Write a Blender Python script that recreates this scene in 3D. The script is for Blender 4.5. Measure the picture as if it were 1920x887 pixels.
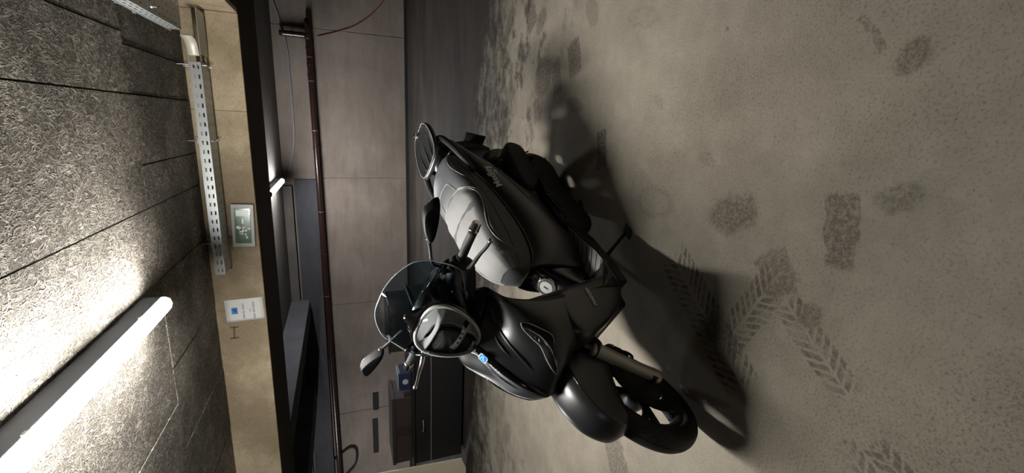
import bpy, bmesh, math, random
import numpy as np
from mathutils import Matrix, Vector

# ------------------------------------------------------------------ clear
for o in list(bpy.data.objects):
    bpy.data.objects.remove(o, do_unlink=True)
SC = bpy.context.scene
COL = SC.collection
rng = random.Random(7)

# ------------------------------------------------------------------ camera (the photo lies on its side: image right = world down)
F_PX, YAW, PITCH, ROLL, CAM_H = 830.335, 0.2610093, 0.3614318, 0.0487391, 1.33508
fw = Vector((-math.sin(YAW) * math.cos(PITCH), math.cos(YAW) * math.cos(PITCH), -math.sin(PITCH)))
rt = Vector((math.cos(YAW), math.sin(YAW), 0))
dn = fw.cross(rt)
r2 = math.cos(ROLL) * rt + math.sin(ROLL) * dn
d2 = -math.sin(ROLL) * rt + math.cos(ROLL) * dn
cd = bpy.data.cameras.new('camera')
cam = bpy.data.objects.new('camera', cd)
COL.objects.link(cam)
cd.sensor_fit = 'HORIZONTAL'; cd.sensor_width = 36.0; cd.lens = F_PX / 1920.0 * 36.0
cd.clip_start = 0.02; cd.clip_end = 100
m = Matrix.Identity(4)
for i in range(3):
    m[i][0] = d2[i]; m[i][1] = r2[i]; m[i][2] = -fw[i]
m[0][3], m[1][3], m[2][3] = 0, 0, CAM_H
cam.matrix_world = m
SC.camera = cam

# ------------------------------------------------------------------ world, exposure
W = bpy.data.worlds.new('world'); SC.world = W; W.use_nodes = True
W.node_tree.nodes['Background'].inputs[0].default_value = (0.75, 0.85, 1.0, 1)
W.node_tree.nodes['Background'].inputs[1].default_value = 0.012
SC.view_settings.view_transform = 'Standard'
SC.view_settings.look = 'None'
SC.view_settings.gamma = 1
SC.view_settings.use_curve_mapping = False
SC.view_settings.exposure = 0.0
LAMP_POWER = 360.0
FAR_LAMP_POWER = 345.0
BACK_LAMP_POWER = 25.0

# ------------------------------------------------------------------ materials
def srgb(r, g, b):
    f = lambda c: (c / 255 / 12.92) if c / 255 <= 0.04045 else ((c / 255 + 0.055) / 1.055) ** 2.4
    return (f(r), f(g), f(b), 1)

ALB = 0.6
def alb(r, g, b):
    c = srgb(r, g, b); return (c[0] * ALB, c[1] * ALB, c[2] * ALB, 1)

def mat(name, col, rough=0.5, metal=0.0, spec=0.5, coat=0.0, bump=0.0, bscale=60, var=0.0, vscale=6, emit=None, estr=0):
    M = bpy.data.materials.new(name); M.use_nodes = True
    nt = M.node_tree; b = nt.nodes['Principled BSDF']
    b.inputs['Base Color'].default_value = col
    b.inputs['Roughness'].default_value = rough
    b.inputs['Metallic'].default_value = metal
    b.inputs['Specular IOR Level'].default_value = spec
    b.inputs['Coat Weight'].default_value = coat
    b.inputs['Coat Roughness'].default_value = 0.08
    if emit:
        b.inputs['Emission Color'].default_value = emit; b.inputs['Emission Strength'].default_value = estr
    tc = nt.nodes.new('ShaderNodeTexCoord')
    if bump:
        n = nt.nodes.new('ShaderNodeTexNoise'); n.inputs['Scale'].default_value = bscale; n.inputs['Detail'].default_value = 4
        nt.links.new(tc.outputs['Object'], n.inputs['Vector'])
        bp = nt.nodes.new('ShaderNodeBump'); bp.inputs['Strength'].default_value = bump; bp.inputs['Distance'].default_value = 0.002
        nt.links.new(n.outputs[0], bp.inputs['Height']); nt.links.new(bp.outputs[0], b.inputs['Normal'])
    if var:
        n = nt.nodes.new('ShaderNodeTexNoise'); n.inputs['Scale'].default_value = vscale; n.inputs['Detail'].default_value = 6
        nt.links.new(tc.outputs['Object'], n.inputs['Vector'])
        mx = nt.nodes.new('ShaderNodeMix'); mx.data_type = 'RGBA'
        mx.inputs['A'].default_value = [c * (1 - var) for c in col[:3]] + [1]
        mx.inputs['B'].default_value = [min(1, c * (1 + var)) for c in col[:3]] + [1]
        nt.links.new(n.outputs[0], mx.inputs['Factor']); nt.links.new(mx.outputs['Result'], b.inputs['Base Color'])
    return M

class NT:
    """small helper for node graphs"""
    def __init__(self, name):
        self.M = bpy.data.materials.new(name); self.M.use_nodes = True
        self.t = self.M.node_tree; self.b = self.t.nodes['Principled BSDF']
    def n(self, typ, **kw):
        o = self.t.nodes.new(typ)
        for k, v in kw.items():
            setattr(o, k, v)
        return o
    def l(self, a, b): self.t.links.new(a, b)
    def val(self, sock, x):
        if isinstance(x, (int, float)): sock.default_value = x
        else: self.l(x, sock)
    def math(self, op, a, b=None, c=None, clamp=False):
        o = self.n('ShaderNodeMath', operation=op, use_clamp=clamp)
        self.val(o.inputs[0], a)
        if b is not None: self.val(o.inputs[1], b)
        if c is not None: self.val(o.inputs[2], c)
        return o.outputs[0]
    def noise(self, vec, scale, detail=4, rough=0.5, dist=0.0):
        o = self.n('ShaderNodeTexNoise'); self.l(vec, o.inputs['Vector'])
        o.inputs['Scale'].default_value = scale; o.inputs['Detail'].default_value = detail
        o.inputs['Roughness'].default_value = rough; o.inputs['Distortion'].default_value = dist
        return o.outputs[0]
    def ss(self, x, lo, hi):
        o = self.n('ShaderNodeMapRange', interpolation_type='SMOOTHSTEP')
        self.l(x, o.inputs['Value']); o.inputs['From Min'].default_value = lo; o.inputs['From Max'].default_value = hi
        return o.outputs[0]
    def mix(self, f, a, b):
        o = self.n('ShaderNodeMix', data_type='RGBA')
        self.val(o.inputs['Factor'], f)
        for s, x in (('A', a), ('B', b)):
            if isinstance(x, tuple): o.inputs[s].default_value = x
            else: self.l(x, o.inputs[s])
        return o.outputs['Result']
    def bump(self, h, strength, dist=0.01, prev=None):
        o = self.n('ShaderNodeBump'); o.inputs['Strength'].default_value = strength; o.inputs['Distance'].default_value = dist
        self.l(h, o.inputs['Height'])
        if prev is not None: self.l(prev, o.inputs['Normal'])
        return o.outputs[0]
    def pos(self):
        return self.n('ShaderNodeNewGeometry').outputs['Position']
    def mapping(self, vec, scale=(1, 1, 1), rot=(0, 0, 0), loc=(0, 0, 0), typ='POINT'):
        o = self.n('ShaderNodeMapping', vector_type=typ); self.l(vec, o.inputs['Vector'])
        o.inputs['Location'].default_value = loc; o.inputs['Rotation'].default_value = rot; o.inputs['Scale'].default_value = scale
        return o.outputs[0]

def wood_wool(name, dark, light, strand=26, bump=0.9):
    g = NT(name); p = g.pos(); g.b.inputs['Roughness'].default_value = 0.9; g.b.inputs['Specular IOR Level'].default_value = 0.15
    hs = None
    for k, (sc, di, st) in enumerate(((strand, 1.6, (1, 0.45, 1)), (strand * 1.4, 2.0, (0.5, 1, 1)), (strand * 0.8, 1.2, (1, 0.7, 1)))):
        v = g.mapping(p, st, (0, 0, 0.6 * k + 0.2), (k * 3.1, k * 1.7, 0))
        n = g.noise(v, sc, 2, 0.5, di)
        r = g.math('ABSOLUTE', g.math('SUBTRACT', n, 0.5))
        r = g.math('SUBTRACT', 1, g.ss(r, 0.0, 0.055))
        w = g.math('MULTIPLY', r, 1 - 0.22 * k)
        hs = w if hs is None else g.math('MAXIMUM', hs, w)
    big = g.noise(p, 1.6, 5, 0.6)
    fine = g.noise(p, 160, 3, 0.6)
    h2 = g.math('ADD', hs, g.math('MULTIPLY', fine, 0.35))
    c = g.mix(g.math('MULTIPLY', h2, 0.75, clamp=True), dark, light)
    stain = g.mix(g.ss(big, 0.36, 0.66), tuple(x * 0.62 for x in dark[:3]) + (1,), (1, 1, 1, 1))
    mm = g.n('ShaderNodeMix', data_type='RGBA', blend_type='MULTIPLY'); mm.inputs['Factor'].default_value = 0.55
    g.l(c, mm.inputs['A']); g.l(stain, mm.inputs['B'])
    g.l(mm.outputs['Result'], g.b.inputs['Base Color'])
    g.l(g.bump(h2, bump, 0.008), g.b.inputs['Normal'])
    return g.M

def concrete(name, base, dark, joints=None, rough=0.85, streak=True):
    g = NT(name); p = g.pos(); g.b.inputs['Roughness'].default_value = rough; g.b.inputs['Specular IOR Level'].default_value = 0.25
    big = g.noise(p, 0.9, 8, 0.65)
    mid = g.noise(g.mapping(p, (0.5, 1, 3.0)), 2.2, 8, 0.7, 0.6)
    fine = g.noise(p, 40, 6, 0.7)
    f = g.math('ADD', g.math('MULTIPLY', big, 0.5), g.math('ADD', g.math('MULTIPLY', mid, 0.3), g.math('MULTIPLY', fine, 0.15)))
    c = g.mix(g.ss(f, 0.32, 0.74), dark, base)
    g.l(c, g.b.inputs['Base Color'])
    pits = g.ss(g.noise(p, 23, 2, 0.5), 0.69, 0.74)
    hh = g.math('SUBTRACT', g.math('MULTIPLY', fine, 0.4), pits)
    g.l(g.bump(hh, 0.35, 0.006), g.b.inputs['Normal'])
    return g.M

# ------------------------------------------------------------------ mesh helpers
def mesh_obj(name, V, Fc, material, parent=None, smooth=False, bevel=0.0, seg=2, solid=0.0, sub=0, mats=None):
    me = bpy.data.meshes.new(name)
    me.from_pydata([tuple(float(c) for c in v) for v in V], [], [tuple(int(i) for i in f) for f in Fc])
    me.update()
    o = bpy.data.objects.new(name, me); COL.objects.link(o)
    if material: me.materials.append(material)
    bm = bmesh.new(); bm.from_mesh(me)
    bmesh.ops.recalc_face_normals(bm, faces=bm.faces)
    bm.to_mesh(me); bm.free()
    if smooth:
        for p in me.polygons: p.use_smooth = True
    if solid:
        md = o.modifiers.new('thickness', 'SOLIDIFY'); md.thickness = solid; md.offset = 0
    if bevel:
        md = o.modifiers.new('bevel', 'BEVEL'); md.width = bevel; md.segments = seg; md.limit_method = 'ANGLE'; md.angle_limit = 0.6
        for p in me.polygons: p.use_smooth = True
        o.modifiers.new('wn', 'WEIGHTED_NORMAL')
    if sub:
        md = o.modifiers.new('sub', 'SUBSURF'); md.levels = sub; md.render_levels = sub
    if parent is not None: o.parent = parent
    return o

class MB:
    def __init__(self): self.V = []; self.F = []
    def add(self, V, Fc):
        k = len(self.V); self.V += [tuple(v) for v in V]; self.F += [tuple(i + k for i in f) for f in Fc]; return self
    def box(self, a, b):
        x0, y0, z0 = a; x1, y1, z1 = b
        return self.add([(x0, y0, z0), (x1, y0, z0), (x1, y1, z0), (x0, y1, z0), (x0, y0, z1), (x1, y0, z1), (x1, y1, z1), (x0, y1, z1)],
                        [(0, 3, 2, 1), (4, 5, 6, 7), (0, 1, 5, 4), (1, 2, 6, 5), (2, 3, 7, 6), (3, 0, 4, 7)])
    def build(self, name, material, parent=None, **kw): return mesh_obj(name, self.V, self.F, material, parent, **kw)

def cr(P, n):
    """Catmull-Rom resample, n sub-steps per span"""
    P = np.asarray(P, float)
    if len(P) < 3 or n < 2:
        return P
    Q = np.vstack([2 * P[:1] - P[1:2], P, 2 * P[-1:] - P[-2:-1]])
    out = []
    for i in range(1, len(Q) - 2):
        p0, p1, p2, p3 = Q[i - 1], Q[i], Q[i + 1], Q[i + 2]
        for k in range(n):
            t = k / n
            out.append(0.5 * (2 * p1 + (p2 - p0) * t + (2 * p0 - 5 * p1 + 4 * p2 - p3) * t * t + (3 * p1 - p0 - 3 * p2 + p3) * t ** 3))
    out.append(P[-1])
    return np.array(out)

def crc(P, n):
    """closed Catmull-Rom"""
    P = np.asarray(P, float); N = len(P); out = []
    for i in range(N):
        p0, p1, p2, p3 = P[i - 1], P[i], P[(i + 1) % N], P[(i + 2) % N]
        for k in range(n):
            t = k / n
            out.append(0.5 * (2 * p1 + (p2 - p0) * t + (2 * p0 - 5 * p1 + 4 * p2 - p3) * t * t + (3 * p1 - p0 - 3 * p2 + p3) * t ** 3))
    return np.array(out)

def grid(rows, a=4, b=4):
    """rows: list of equal-length point rows -> smooth open patch (V, F)"""
    R = np.array(rows, float)
    R = np.array([cr(R[:, j], a) for j in range(R.shape[1])]).transpose(1, 0, 2)
    R = np.array([cr(r, b) for r in R])
    m, n = R.shape[:2]
    V = R.reshape(-1, 3)
    Fc = [(i * n + j, i * n + j + 1, (i + 1) * n + j + 1, (i + 1) * n + j) for i in range(m - 1) for j in range(n - 1)]
    return V, Fc

def sym(rows):
    """half rows (centre first, +Y) -> full rows"""
    out = []
    for r in rows:
        r = [tuple(p) for p in r]
        out.append([(x, -y, z) for x, y, z in r[:0:-1]] + r)
    return out

def rings(R, a=4, cap=True, closed_b=4):
    """closed rings lofted along, smooth"""
    R = [crc(r, closed_b) if closed_b > 1 else np.asarray(r, float) for r in R]
    R = np.array(R)
    R = np.array([cr(R[:, j], a) for j in range(R.shape[1])]).transpose(1, 0, 2) if a > 1 else R
    m, n = R.shape[:2]
    V = list(map(tuple, R.reshape(-1, 3)))
    Fc = [(i * n + j, i * n + (j + 1) % n, (i + 1) * n + (j + 1) % n, (i + 1) * n + j) for i in range(m - 1) for j in range(n)]
    if cap:
        for base in (0, (m - 1) * n):
            c = np.mean(R[0 if base == 0 else m - 1], axis=0); k = len(V); V.append(tuple(c))
            Fc += [(base + j, base + (j + 1) % n, k) for j in range(n)]
    return V, Fc

def tube(P, r, seg=12, n=4, cap=True):
    P = np.asarray(P, float)
    rr = np.full((len(P), 1), r) if np.isscalar(r) else np.asarray(r, float).reshape(-1, 1)
    Q = cr(np.hstack([P, rr]), n) if len(P) > 2 else np.hstack([P, rr])
    P, rr = Q[:, :3], Q[:, 3]
    R = []
    up = None
    for i in range(len(P)):
        t = P[min(i + 1, len(P) - 1)] - P[max(i - 1, 0)]; t /= np.linalg.norm(t) + 1e-12
        if up is None:
            up = np.array([0, 0, 1.0]) if abs(t[2]) < 0.9 else np.array([1.0, 0, 0])
        u = up - t * (up @ t); u /= np.linalg.norm(u); up = u
        v = np.cross(t, u)
        R.append([P[i] + rr[i] * (u * math.cos(a) + v * math.sin(a)) for a in np.linspace(0, 2 * math.pi, seg, endpoint=False)])
    return rings(R, 1, cap, 1)

def lathe(prof, axis='Y', c=(0, 0, 0), seg=48, closed=True):
    """prof [(radius, along)] round the axis"""
    V = []; n = len(prof); c = np.array(c, float)
    for k in range(seg):
        a = 2 * math.pi * k / seg
        for r, h in prof:
            if axis == 'Y': p = (r * math.cos(a), h, r * math.sin(a))
            elif axis == 'Z': p = (r * math.cos(a), r * math.sin(a), h)
            else: p = (h, r * math.cos(a), r * math.sin(a))
            V.append(tuple(c + p))
    Fc = []
    for k in range(seg):
        k2 = (k + 1) % seg
        for i in range(n if closed else n - 1):
            i2 = (i + 1) % n
            Fc.append((k * n + i, k * n + i2, k2 * n + i2, k2 * n + i))
    return V, Fc

def prism(outline, h0, h1, axis='Y', inset=0.0):
    """outline in the two other axes, extruded along axis"""
    n = len(outline)
    def put(p, h):
        u, v = p
        return {'X': (h, u, v), 'Y': (u, h, v), 'Z': (u, v, h)}[axis]
    V = [put(p, h0) for p in outline] + [put(p, h1) for p in outline]
    Fc = [tuple(range(n)), tuple(range(2 * n - 1, n - 1, -1))] + [(i, (i + 1) % n, n + (i + 1) % n, n + i) for i in range(n)]
    return V, Fc

def tag(o, label=None, cat=None, group=None, kind=None):
    for k, v in (('label', label), ('category', cat), ('group', group), ('kind', kind)):
        if v: o[k] = v
    return o

def empty(name, loc=(0, 0, 0), rot=(0, 0, 0)):
    o = bpy.data.objects.new(name, None); COL.objects.link(o); o.location = loc; o.rotation_euler = rot
    o.empty_display_size = 0.1
    return o

_fm = {}
def text(name, s, size, material, parent, M, extrude=0.0006, align='CENTER', bold=0.0):
    cu = bpy.data.curves.new(name, 'FONT'); cu.body = s; cu.size = size; cu.extrude = extrude; cu.align_x = align; cu.align_y = 'CENTER'
    cu.offset = bold
    t = bpy.data.objects.new(name + '_tmp', cu); COL.objects.link(t)
    dg = bpy.context.evaluated_depsgraph_get()
    me = bpy.data.meshes.new_from_object(t.evaluated_get(dg))
    bpy.data.objects.remove(t, do_unlink=True)
    me.materials.clear(); me.materials.append(material)
    o = bpy.data.objects.new(name, me); COL.objects.link(o)
    o.parent = parent; o.matrix_local = M
    return o

def frame(o, ex, ey):
    ex = Vector(ex).normalized(); ey = Vector(ey); ez = ex.cross(ey).normalized(); ey = ez.cross(ex)
    M = Matrix.Identity(4)
    for i in range(3):
        M[i][0], M[i][1], M[i][2], M[i][3] = ex[i], ey[i], ez[i], o[i]
    return M

# ================================================================== ROOM
CEIL, BEAM_Z, BEAM_Y, BEAM_Y2, WALL_Y = 2.40, 2.017, 4.2, 5.05, 9.62
RBX = 0.742                                   # left face of the right-hand beam

M_ceil = wood_wool('wood_wool_ceiling', srgb(92, 86, 78), srgb(184, 177, 165), 24, 1.0)
M_beam = wood_wool('wood_wool_beam', srgb(158, 142, 116), srgb(214, 198, 170), 70, 0.35)
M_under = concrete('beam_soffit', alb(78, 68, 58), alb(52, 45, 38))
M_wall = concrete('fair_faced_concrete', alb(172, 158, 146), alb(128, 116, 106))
M_fceil = concrete('far_ceiling_concrete', alb(128, 122, 116), alb(88, 82, 76))

# ---- floor with its stains, footprints and tyre prints
def floor_material():
    g = NT('damp_concrete_floor'); p = g.pos()
    g.b.inputs['Roughness'].default_value = 0.8; g.b.inputs['Specular IOR Level'].default_value = 0.25
    big = g.noise(p, 1.1, 6, 0.6); mid = g.noise(p, 7, 7, 0.7); fine = g.noise(p, 120, 6, 0.85); grain = g.noise(p, 420, 2, 0.6)
    base = g.mix(g.ss(mid, 0.2, 0.85), alb(158, 149, 133), alb(184, 174, 157))
    base = g.mix(g.math('MULTIPLY', g.ss(big, 0.35, 0.7), 0.5), base, alb(128, 118, 104))
    dark_specks = g.ss(g.math('ADD', fine, g.math('MULTIPLY', g.math('SUBTRACT', big, 0.5), 0.25)), 0.50, 0.64)
    base = g.mix(g.math('MULTIPLY', dark_specks, 0.62), base, alb(84, 76, 64))
    light_specks = g.ss(grain, 0.68, 0.76)
    base = g.mix(g.math('MULTIPLY', light_specks, 0.6), base, alb(215, 208, 195))
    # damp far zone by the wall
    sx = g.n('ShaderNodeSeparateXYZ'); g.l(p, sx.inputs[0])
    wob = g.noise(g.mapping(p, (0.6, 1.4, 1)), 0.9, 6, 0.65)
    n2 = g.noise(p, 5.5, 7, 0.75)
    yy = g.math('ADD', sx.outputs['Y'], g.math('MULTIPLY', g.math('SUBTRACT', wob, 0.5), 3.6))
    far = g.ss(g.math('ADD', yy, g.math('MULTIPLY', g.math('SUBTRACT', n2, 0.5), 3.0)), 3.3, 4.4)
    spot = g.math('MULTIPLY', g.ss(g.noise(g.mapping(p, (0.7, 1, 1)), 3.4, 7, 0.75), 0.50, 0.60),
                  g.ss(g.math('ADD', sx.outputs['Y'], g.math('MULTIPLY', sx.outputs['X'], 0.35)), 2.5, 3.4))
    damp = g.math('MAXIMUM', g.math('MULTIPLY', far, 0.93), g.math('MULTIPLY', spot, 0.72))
    # marks
    wv = g.n('ShaderNodeTexNoise'); wv.inputs['Scale'].default_value = 16; wv.inputs['Detail'].default_value = 4; g.l(p, wv.inputs['Vector'])
    off = g.n('ShaderNodeVectorMath', operation='SUBTRACT'); g.l(wv.outputs['Color'], off.inputs[0]); off.inputs[1].default_value = (0.5, 0.5, 0.5)
    offs = g.n('ShaderNodeVectorMath', operation='SCALE'); g.l(off.outputs[0], offs.inputs[0]); offs.inputs['Scale'].default_value = 0.055
    pw = g.n('ShaderNodeVectorMath', operation='ADD'); g.l(p, pw.inputs[0]); g.l(offs.outputs[0], pw.inputs[1])
    offs2 = g.n('ShaderNodeVectorMath', operation='SCALE'); g.l(off.outputs[0], offs2.inputs[0]); offs2.inputs['Scale'].default_value = 0.022
    pw2 = g.n('ShaderNodeVectorMath', operation='ADD'); g.l(p, pw2.inputs[0]); g.l(offs2.outputs[0], pw2.inputs[1])
    grit = g.ss(g.noise(p, 60, 5, 0.75), 0.36, 0.6)
    total = None
    for kind, a, b, w, s in MARKS:
        cx, cy = (a[0] + b[0]) / 2, (a[1] + b[1]) / 2
        L = math.hypot(b[0] - a[0], b[1] - a[1]) / 2; ang = math.atan2(b[1] - a[1], b[0] - a[0])
        q = g.mapping(pw.outputs[0] if kind != 'tread' else pw2.outputs[0], (L, w / 2, 100), (0, 0, ang), (cx, cy, 0), 'TEXTURE')
        if kind in ('blob', 'ring'):
            ln = g.n('ShaderNodeVectorMath', operation='LENGTH'); g.l(q, ln.inputs[0]); d = ln.outputs['Value']
            msk = g.math('SUBTRACT', 1, g.ss(d, 0.62, 1.05))
            if kind == 'ring': msk = g.math('MULTIPLY', msk, g.math('ADD', 0.25, g.math('MULTIPLY', g.ss(d, 0.55, 0.85), 0.75)))
            msk = g.math('MULTIPLY', msk, g.math('ADD', 0.35, g.math('MULTIPLY', grit, 0.65)))
        else:
            s2 = g.n('ShaderNodeSeparateXYZ'); g.l(q, s2.inputs[0])
            au = g.math('ABSOLUTE', s2.outputs['X']); av = g.math('ABSOLUTE', s2.outputs['Y'])
            inside = g.math('MULTIPLY', g.math('SUBTRACT', 1, g.ss(au, 0.8, 1.02)), g.math('SUBTRACT', 1, g.ss(av, 0.86, 1.0)))
            if kind == 'tread':
                ph = g.math('MULTIPLY', g.math('ADD', g.math('MULTIPLY', s2.outputs['X'], L), g.math('MULTIPLY', av, w * 0.42)), 2 * math.pi / 0.034)
                lug = g.ss(g.math('SINE', ph), -0.95, 0.1)
                lug = g.math('MULTIPLY', lug, g.ss(av, 0.05, 0.12))
                lug = g.math('MULTIPLY', lug, g.math('ADD', 0.55, g.math('MULTIPLY', g.ss(g.math('ABSOLUTE', g.math('SUBTRACT', av, 0.55)), 0.03, 0.07), 0.45)))
                patch = g.ss(g.noise(p, 14, 6, 0.7), 0.36, 0.62)
                msk = g.math('MULTIPLY', g.math('MULTIPLY', inside, lug), g.math('ADD', 0.12, g.math('MULTIPLY', patch, 0.88)))
            else:
                msk = g.math('MULTIPLY', inside, g.math('ADD', 0.3, g.math('MULTIPLY', grit, 0.7)))
        msk = g.math('MULTIPLY', msk, s)
        total = msk if total is None else g.math('MAXIMUM', total, msk)
    c = g.mix(g.math('MULTIPLY', total, 0.85), base, alb(72, 64, 56))
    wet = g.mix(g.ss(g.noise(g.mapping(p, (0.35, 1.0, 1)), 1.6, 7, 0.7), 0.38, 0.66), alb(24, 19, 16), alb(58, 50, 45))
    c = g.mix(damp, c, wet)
    g.l(c, g.b.inputs['Base Color'])
    rr = g.n('ShaderNodeMapRange'); g.l(damp, rr.inputs['Value']); rr.inputs['To Min'].default_value = 0.82; rr.inputs['To Max'].default_value = 0.78
    g.l(rr.outputs[0], g.b.inputs['Roughness'])
    h = g.math('ADD', g.math('MULTIPLY', fine, 0.7), g.math('MULTIPLY', grain, 0.3))
    g.l(g.bump(h, 0.8, 0.009), g.b.inputs['Normal'])
    return g.M
MARKS = [
    ('band', (0.012, 2.154), (-0.209, 2.110), 0.102, 1.00),
    ('ring', (-0.323, 1.789), (-0.297, 1.498), 0.162, 0.55),
    ('ring', (-0.353, 1.805), (-0.173, 1.714), 0.168, 0.40),
    ('blob', (-0.329, 1.319), (-0.223, 1.086), 0.170, 0.75),
    ('band', (-0.140, 0.836), (-0.364, 0.800), 0.097, 0.75),
    ('blob', (-0.157, 0.759), (-0.110, 0.638), 0.090, 0.55),
    ('blob', (0.212, 0.796), (0.212, 0.695), 0.104, 0.70),
    ('band', (0.339, 0.902), (0.233, 0.813), 0.020, 0.50),
    ('ring', (0.546, 2.013), (0.484, 1.745), 0.101, 0.50),
    ('band', (0.519, 2.565), (0.309, 2.485), 0.158, 0.90),
    ('blob', (0.468, 3.035), (0.211, 2.882), 0.354, 0.85),
    ('band', (0.440, 2.793), (0.203, 2.710), 0.131, 0.80),
    ('blob', (0.167, 2.600), (0.114, 2.338), 0.105, 0.60),
    ('band', (0.200, 3.062), (0.033, 3.009), 0.126, 0.60),
    ('blob', (0.617, 3.484), (0.498, 3.304), 0.125, 0.60),
    ('band', (0.349, 3.631), (0.218, 3.528), 0.131, 0.50),
    ('band', (0.901, 3.307), (0.681, 3.178), 0.177, 0.80),
    ('blob', (0.771, 3.097), (0.650, 2.990), 0.224, 0.70),
    ('band', (0.924, 3.581), (0.661, 3.799), 0.134, 0.70),
    ('band', (0.949, 3.900), (0.802, 4.025), 0.127, 0.60),
    ('blob', (0.682, 2.307), (0.594, 2.406), 0.238, 0.50),
    ('blob', (0.394, 1.360), (0.374, 1.349), 0.024, 0.70),
    ('blob', (0.173, 1.740), (0.101, 1.654), 0.067, 0.35),
    ('blob', (-0.063, 1.358), (-0.116, 1.375), 0.114, 0.30),
    ('tread', (-0.382, 0.954), (-0.810, 1.154), 0.134, 0.85),
    ('tread', (-0.508, 0.946), (-0.718, 0.691), 0.113, 0.85),
    ('band', (-0.369, 1.035), (-0.508, 0.946), 0.133, 0.60),
    ('blob', (-0.504, 0.891), (-0.554, 0.820), 0.100, 0.60),
    ('tread', (-0.500, 1.499), (-0.905, 1.011), 0.194, 1.0),
    ('blob', (-0.700, 1.259), (-0.807, 1.066), 0.140, 0.80),
    ('tread', (-0.852, 0.692), (-0.935, 0.567), 0.080, 0.70),
    ('tread', (-0.803, 0.616), (-0.869, 0.495), 0.085, 0.75),
    ('band', (-1.641, 1.768), (-1.823, 1.633), 0.209, 0.70),
    ('blob', (-2.744, 3.398), (-2.831, 3.242), 0.379, 0.50),
    ('band', (-2.956, 4.067), (-3.109, 3.860), 0.348, 0.50),
    ('band', (-2.591, 3.652), (-2.610, 3.414), 0.178, 0.40),
    ('band', (-2.608, 4.201), (-2.796, 4.024), 0.356, 0.60),
    ('blob', (-1.819, 2.581), (-2.115, 2.491), 0.378, 0.15),
    ('band', (-3.259, 4.473), (-3.633, 4.281), 0.450, 0.70),
    ('band', (-3.103, 3.595), (-3.209, 3.344), 0.312, 0.40),
]
M_floor = floor_material()
XL, XR, YB = -11.0, 4.6, -5.2
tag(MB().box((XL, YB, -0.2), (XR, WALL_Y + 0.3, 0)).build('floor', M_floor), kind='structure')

# ---- ceiling of wood-wool boards, one mesh with open joints
mb = MB()
def boards(xs, ya, yb):
    for i in range(len(xs) - 1):
        dz = rng.uniform(-0.004, 0.004)
        mb.box((xs[i] + 0.004, ya + 0.003, CEIL + dz), (xs[i + 1] - 0.004, yb - 0.003, CEIL + 0.05))
boards([XL, -8.2, -7.0, -5.8, -4.6, -3.4, -2.8, -2.2, -1.6, -1.0, -0.56, -0.31, 0.08, 0.34, RBX], 3.13, BEAM_Y)
boards([XL, -8, -6.8, -5.6, -4.4, -3.8, -3.2, -2.5, -1.85, -1.2, -0.56, 0.08, 0.40, RBX], 1.13, 3.13)
boards([XL, -8, -6.2, -5.0, -4.4, -3.5, -2.9, -2.2, -1.5, -0.9, -0.3, 0.3, RBX], -0.87, 1.13)
boards([XL, -7, -5, -3.6, -2.4, -1.2, 0, RBX], YB, -0.87)
mb.box((XL, YB, CEIL + 0.05), (RBX, BEAM_Y, CEIL + 0.2))
tag(mb.build('ceiling', M_ceil), kind='structure')
tag(MB().box((XL, BEAM_Y2, CEIL), (XR, WALL_Y + 0.3, CEIL + 0.2)).build('ceiling_far', M_fceil), kind='structure')

# ---- downstand beams clad with fine wood wool
mb = MB(); xs = [XL, -5.2, -3.0, -1.66, 0.02, RBX]
for i in range(len(xs) - 1):
    mb.box((xs[i] + 0.001, BEAM_Y, BEAM_Z + 0.004), (xs[i + 1] - 0.001, BEAM_Y + 0.05, CEIL + 0.1))
tag(mb.build('beam_cladding', M_beam, bevel=0.003), kind='structure')
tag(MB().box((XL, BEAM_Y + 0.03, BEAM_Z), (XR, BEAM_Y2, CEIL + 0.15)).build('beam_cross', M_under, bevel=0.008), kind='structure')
mb = MB()
for a, b in ((YB, -2), (-2, 0.9), (0.9, BEAM_Y)):
    mb.box((RBX, a + 0.001, BEAM_Z + 0.004), (RBX + 0.05, b - 0.001, CEIL + 0.1))
tag(mb.build('beam_cladding_right', M_beam, bevel=0.003), kind='structure')
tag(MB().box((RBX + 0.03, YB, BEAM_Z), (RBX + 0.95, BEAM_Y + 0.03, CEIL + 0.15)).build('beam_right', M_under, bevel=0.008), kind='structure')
tag(MB().box((RBX + 0.95, YB, CEIL), (XR, BEAM_Y + 0.03, CEIL + 0.2)).build('ceiling_right', M_fceil), kind='structure')

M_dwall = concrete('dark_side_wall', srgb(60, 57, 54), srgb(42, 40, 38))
# ---- back wall: formwork bays with joints and tie holes, upper set-back band
mb = MB(); joints = [XR, 1.60, -1.17, -3.91, -6.6, -9.3, XL]
for i in range(len(joints) - 1):
    mb.box((joints[i + 1] + 0.004, WALL_Y, 0), (joints[i] - 0.004, WALL_Y + 0.2, CEIL))
mb.box((XL, WALL_Y + 0.03, 0), (XR, WALL_Y + 0.3, CEIL))
tag(mb.build('wall_back', M_wall, bevel=0.006), kind='structure')
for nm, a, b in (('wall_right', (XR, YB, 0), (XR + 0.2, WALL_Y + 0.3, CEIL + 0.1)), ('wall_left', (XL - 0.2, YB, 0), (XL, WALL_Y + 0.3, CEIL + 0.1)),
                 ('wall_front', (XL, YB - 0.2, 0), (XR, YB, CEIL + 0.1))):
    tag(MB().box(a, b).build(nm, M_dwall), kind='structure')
M_gap = mat('black_joint', srgb(14, 13, 12), 0.9)
tag(MB().box((XL, WALL_Y - 0.035, 0), (XR, WALL_Y + 0.02, 0.055)).build('baseboard_back', M_gap, bevel=0.004), kind='structure')
M_band = concrete('painted_band', alb(98, 98, 102), alb(70, 70, 74))
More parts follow.
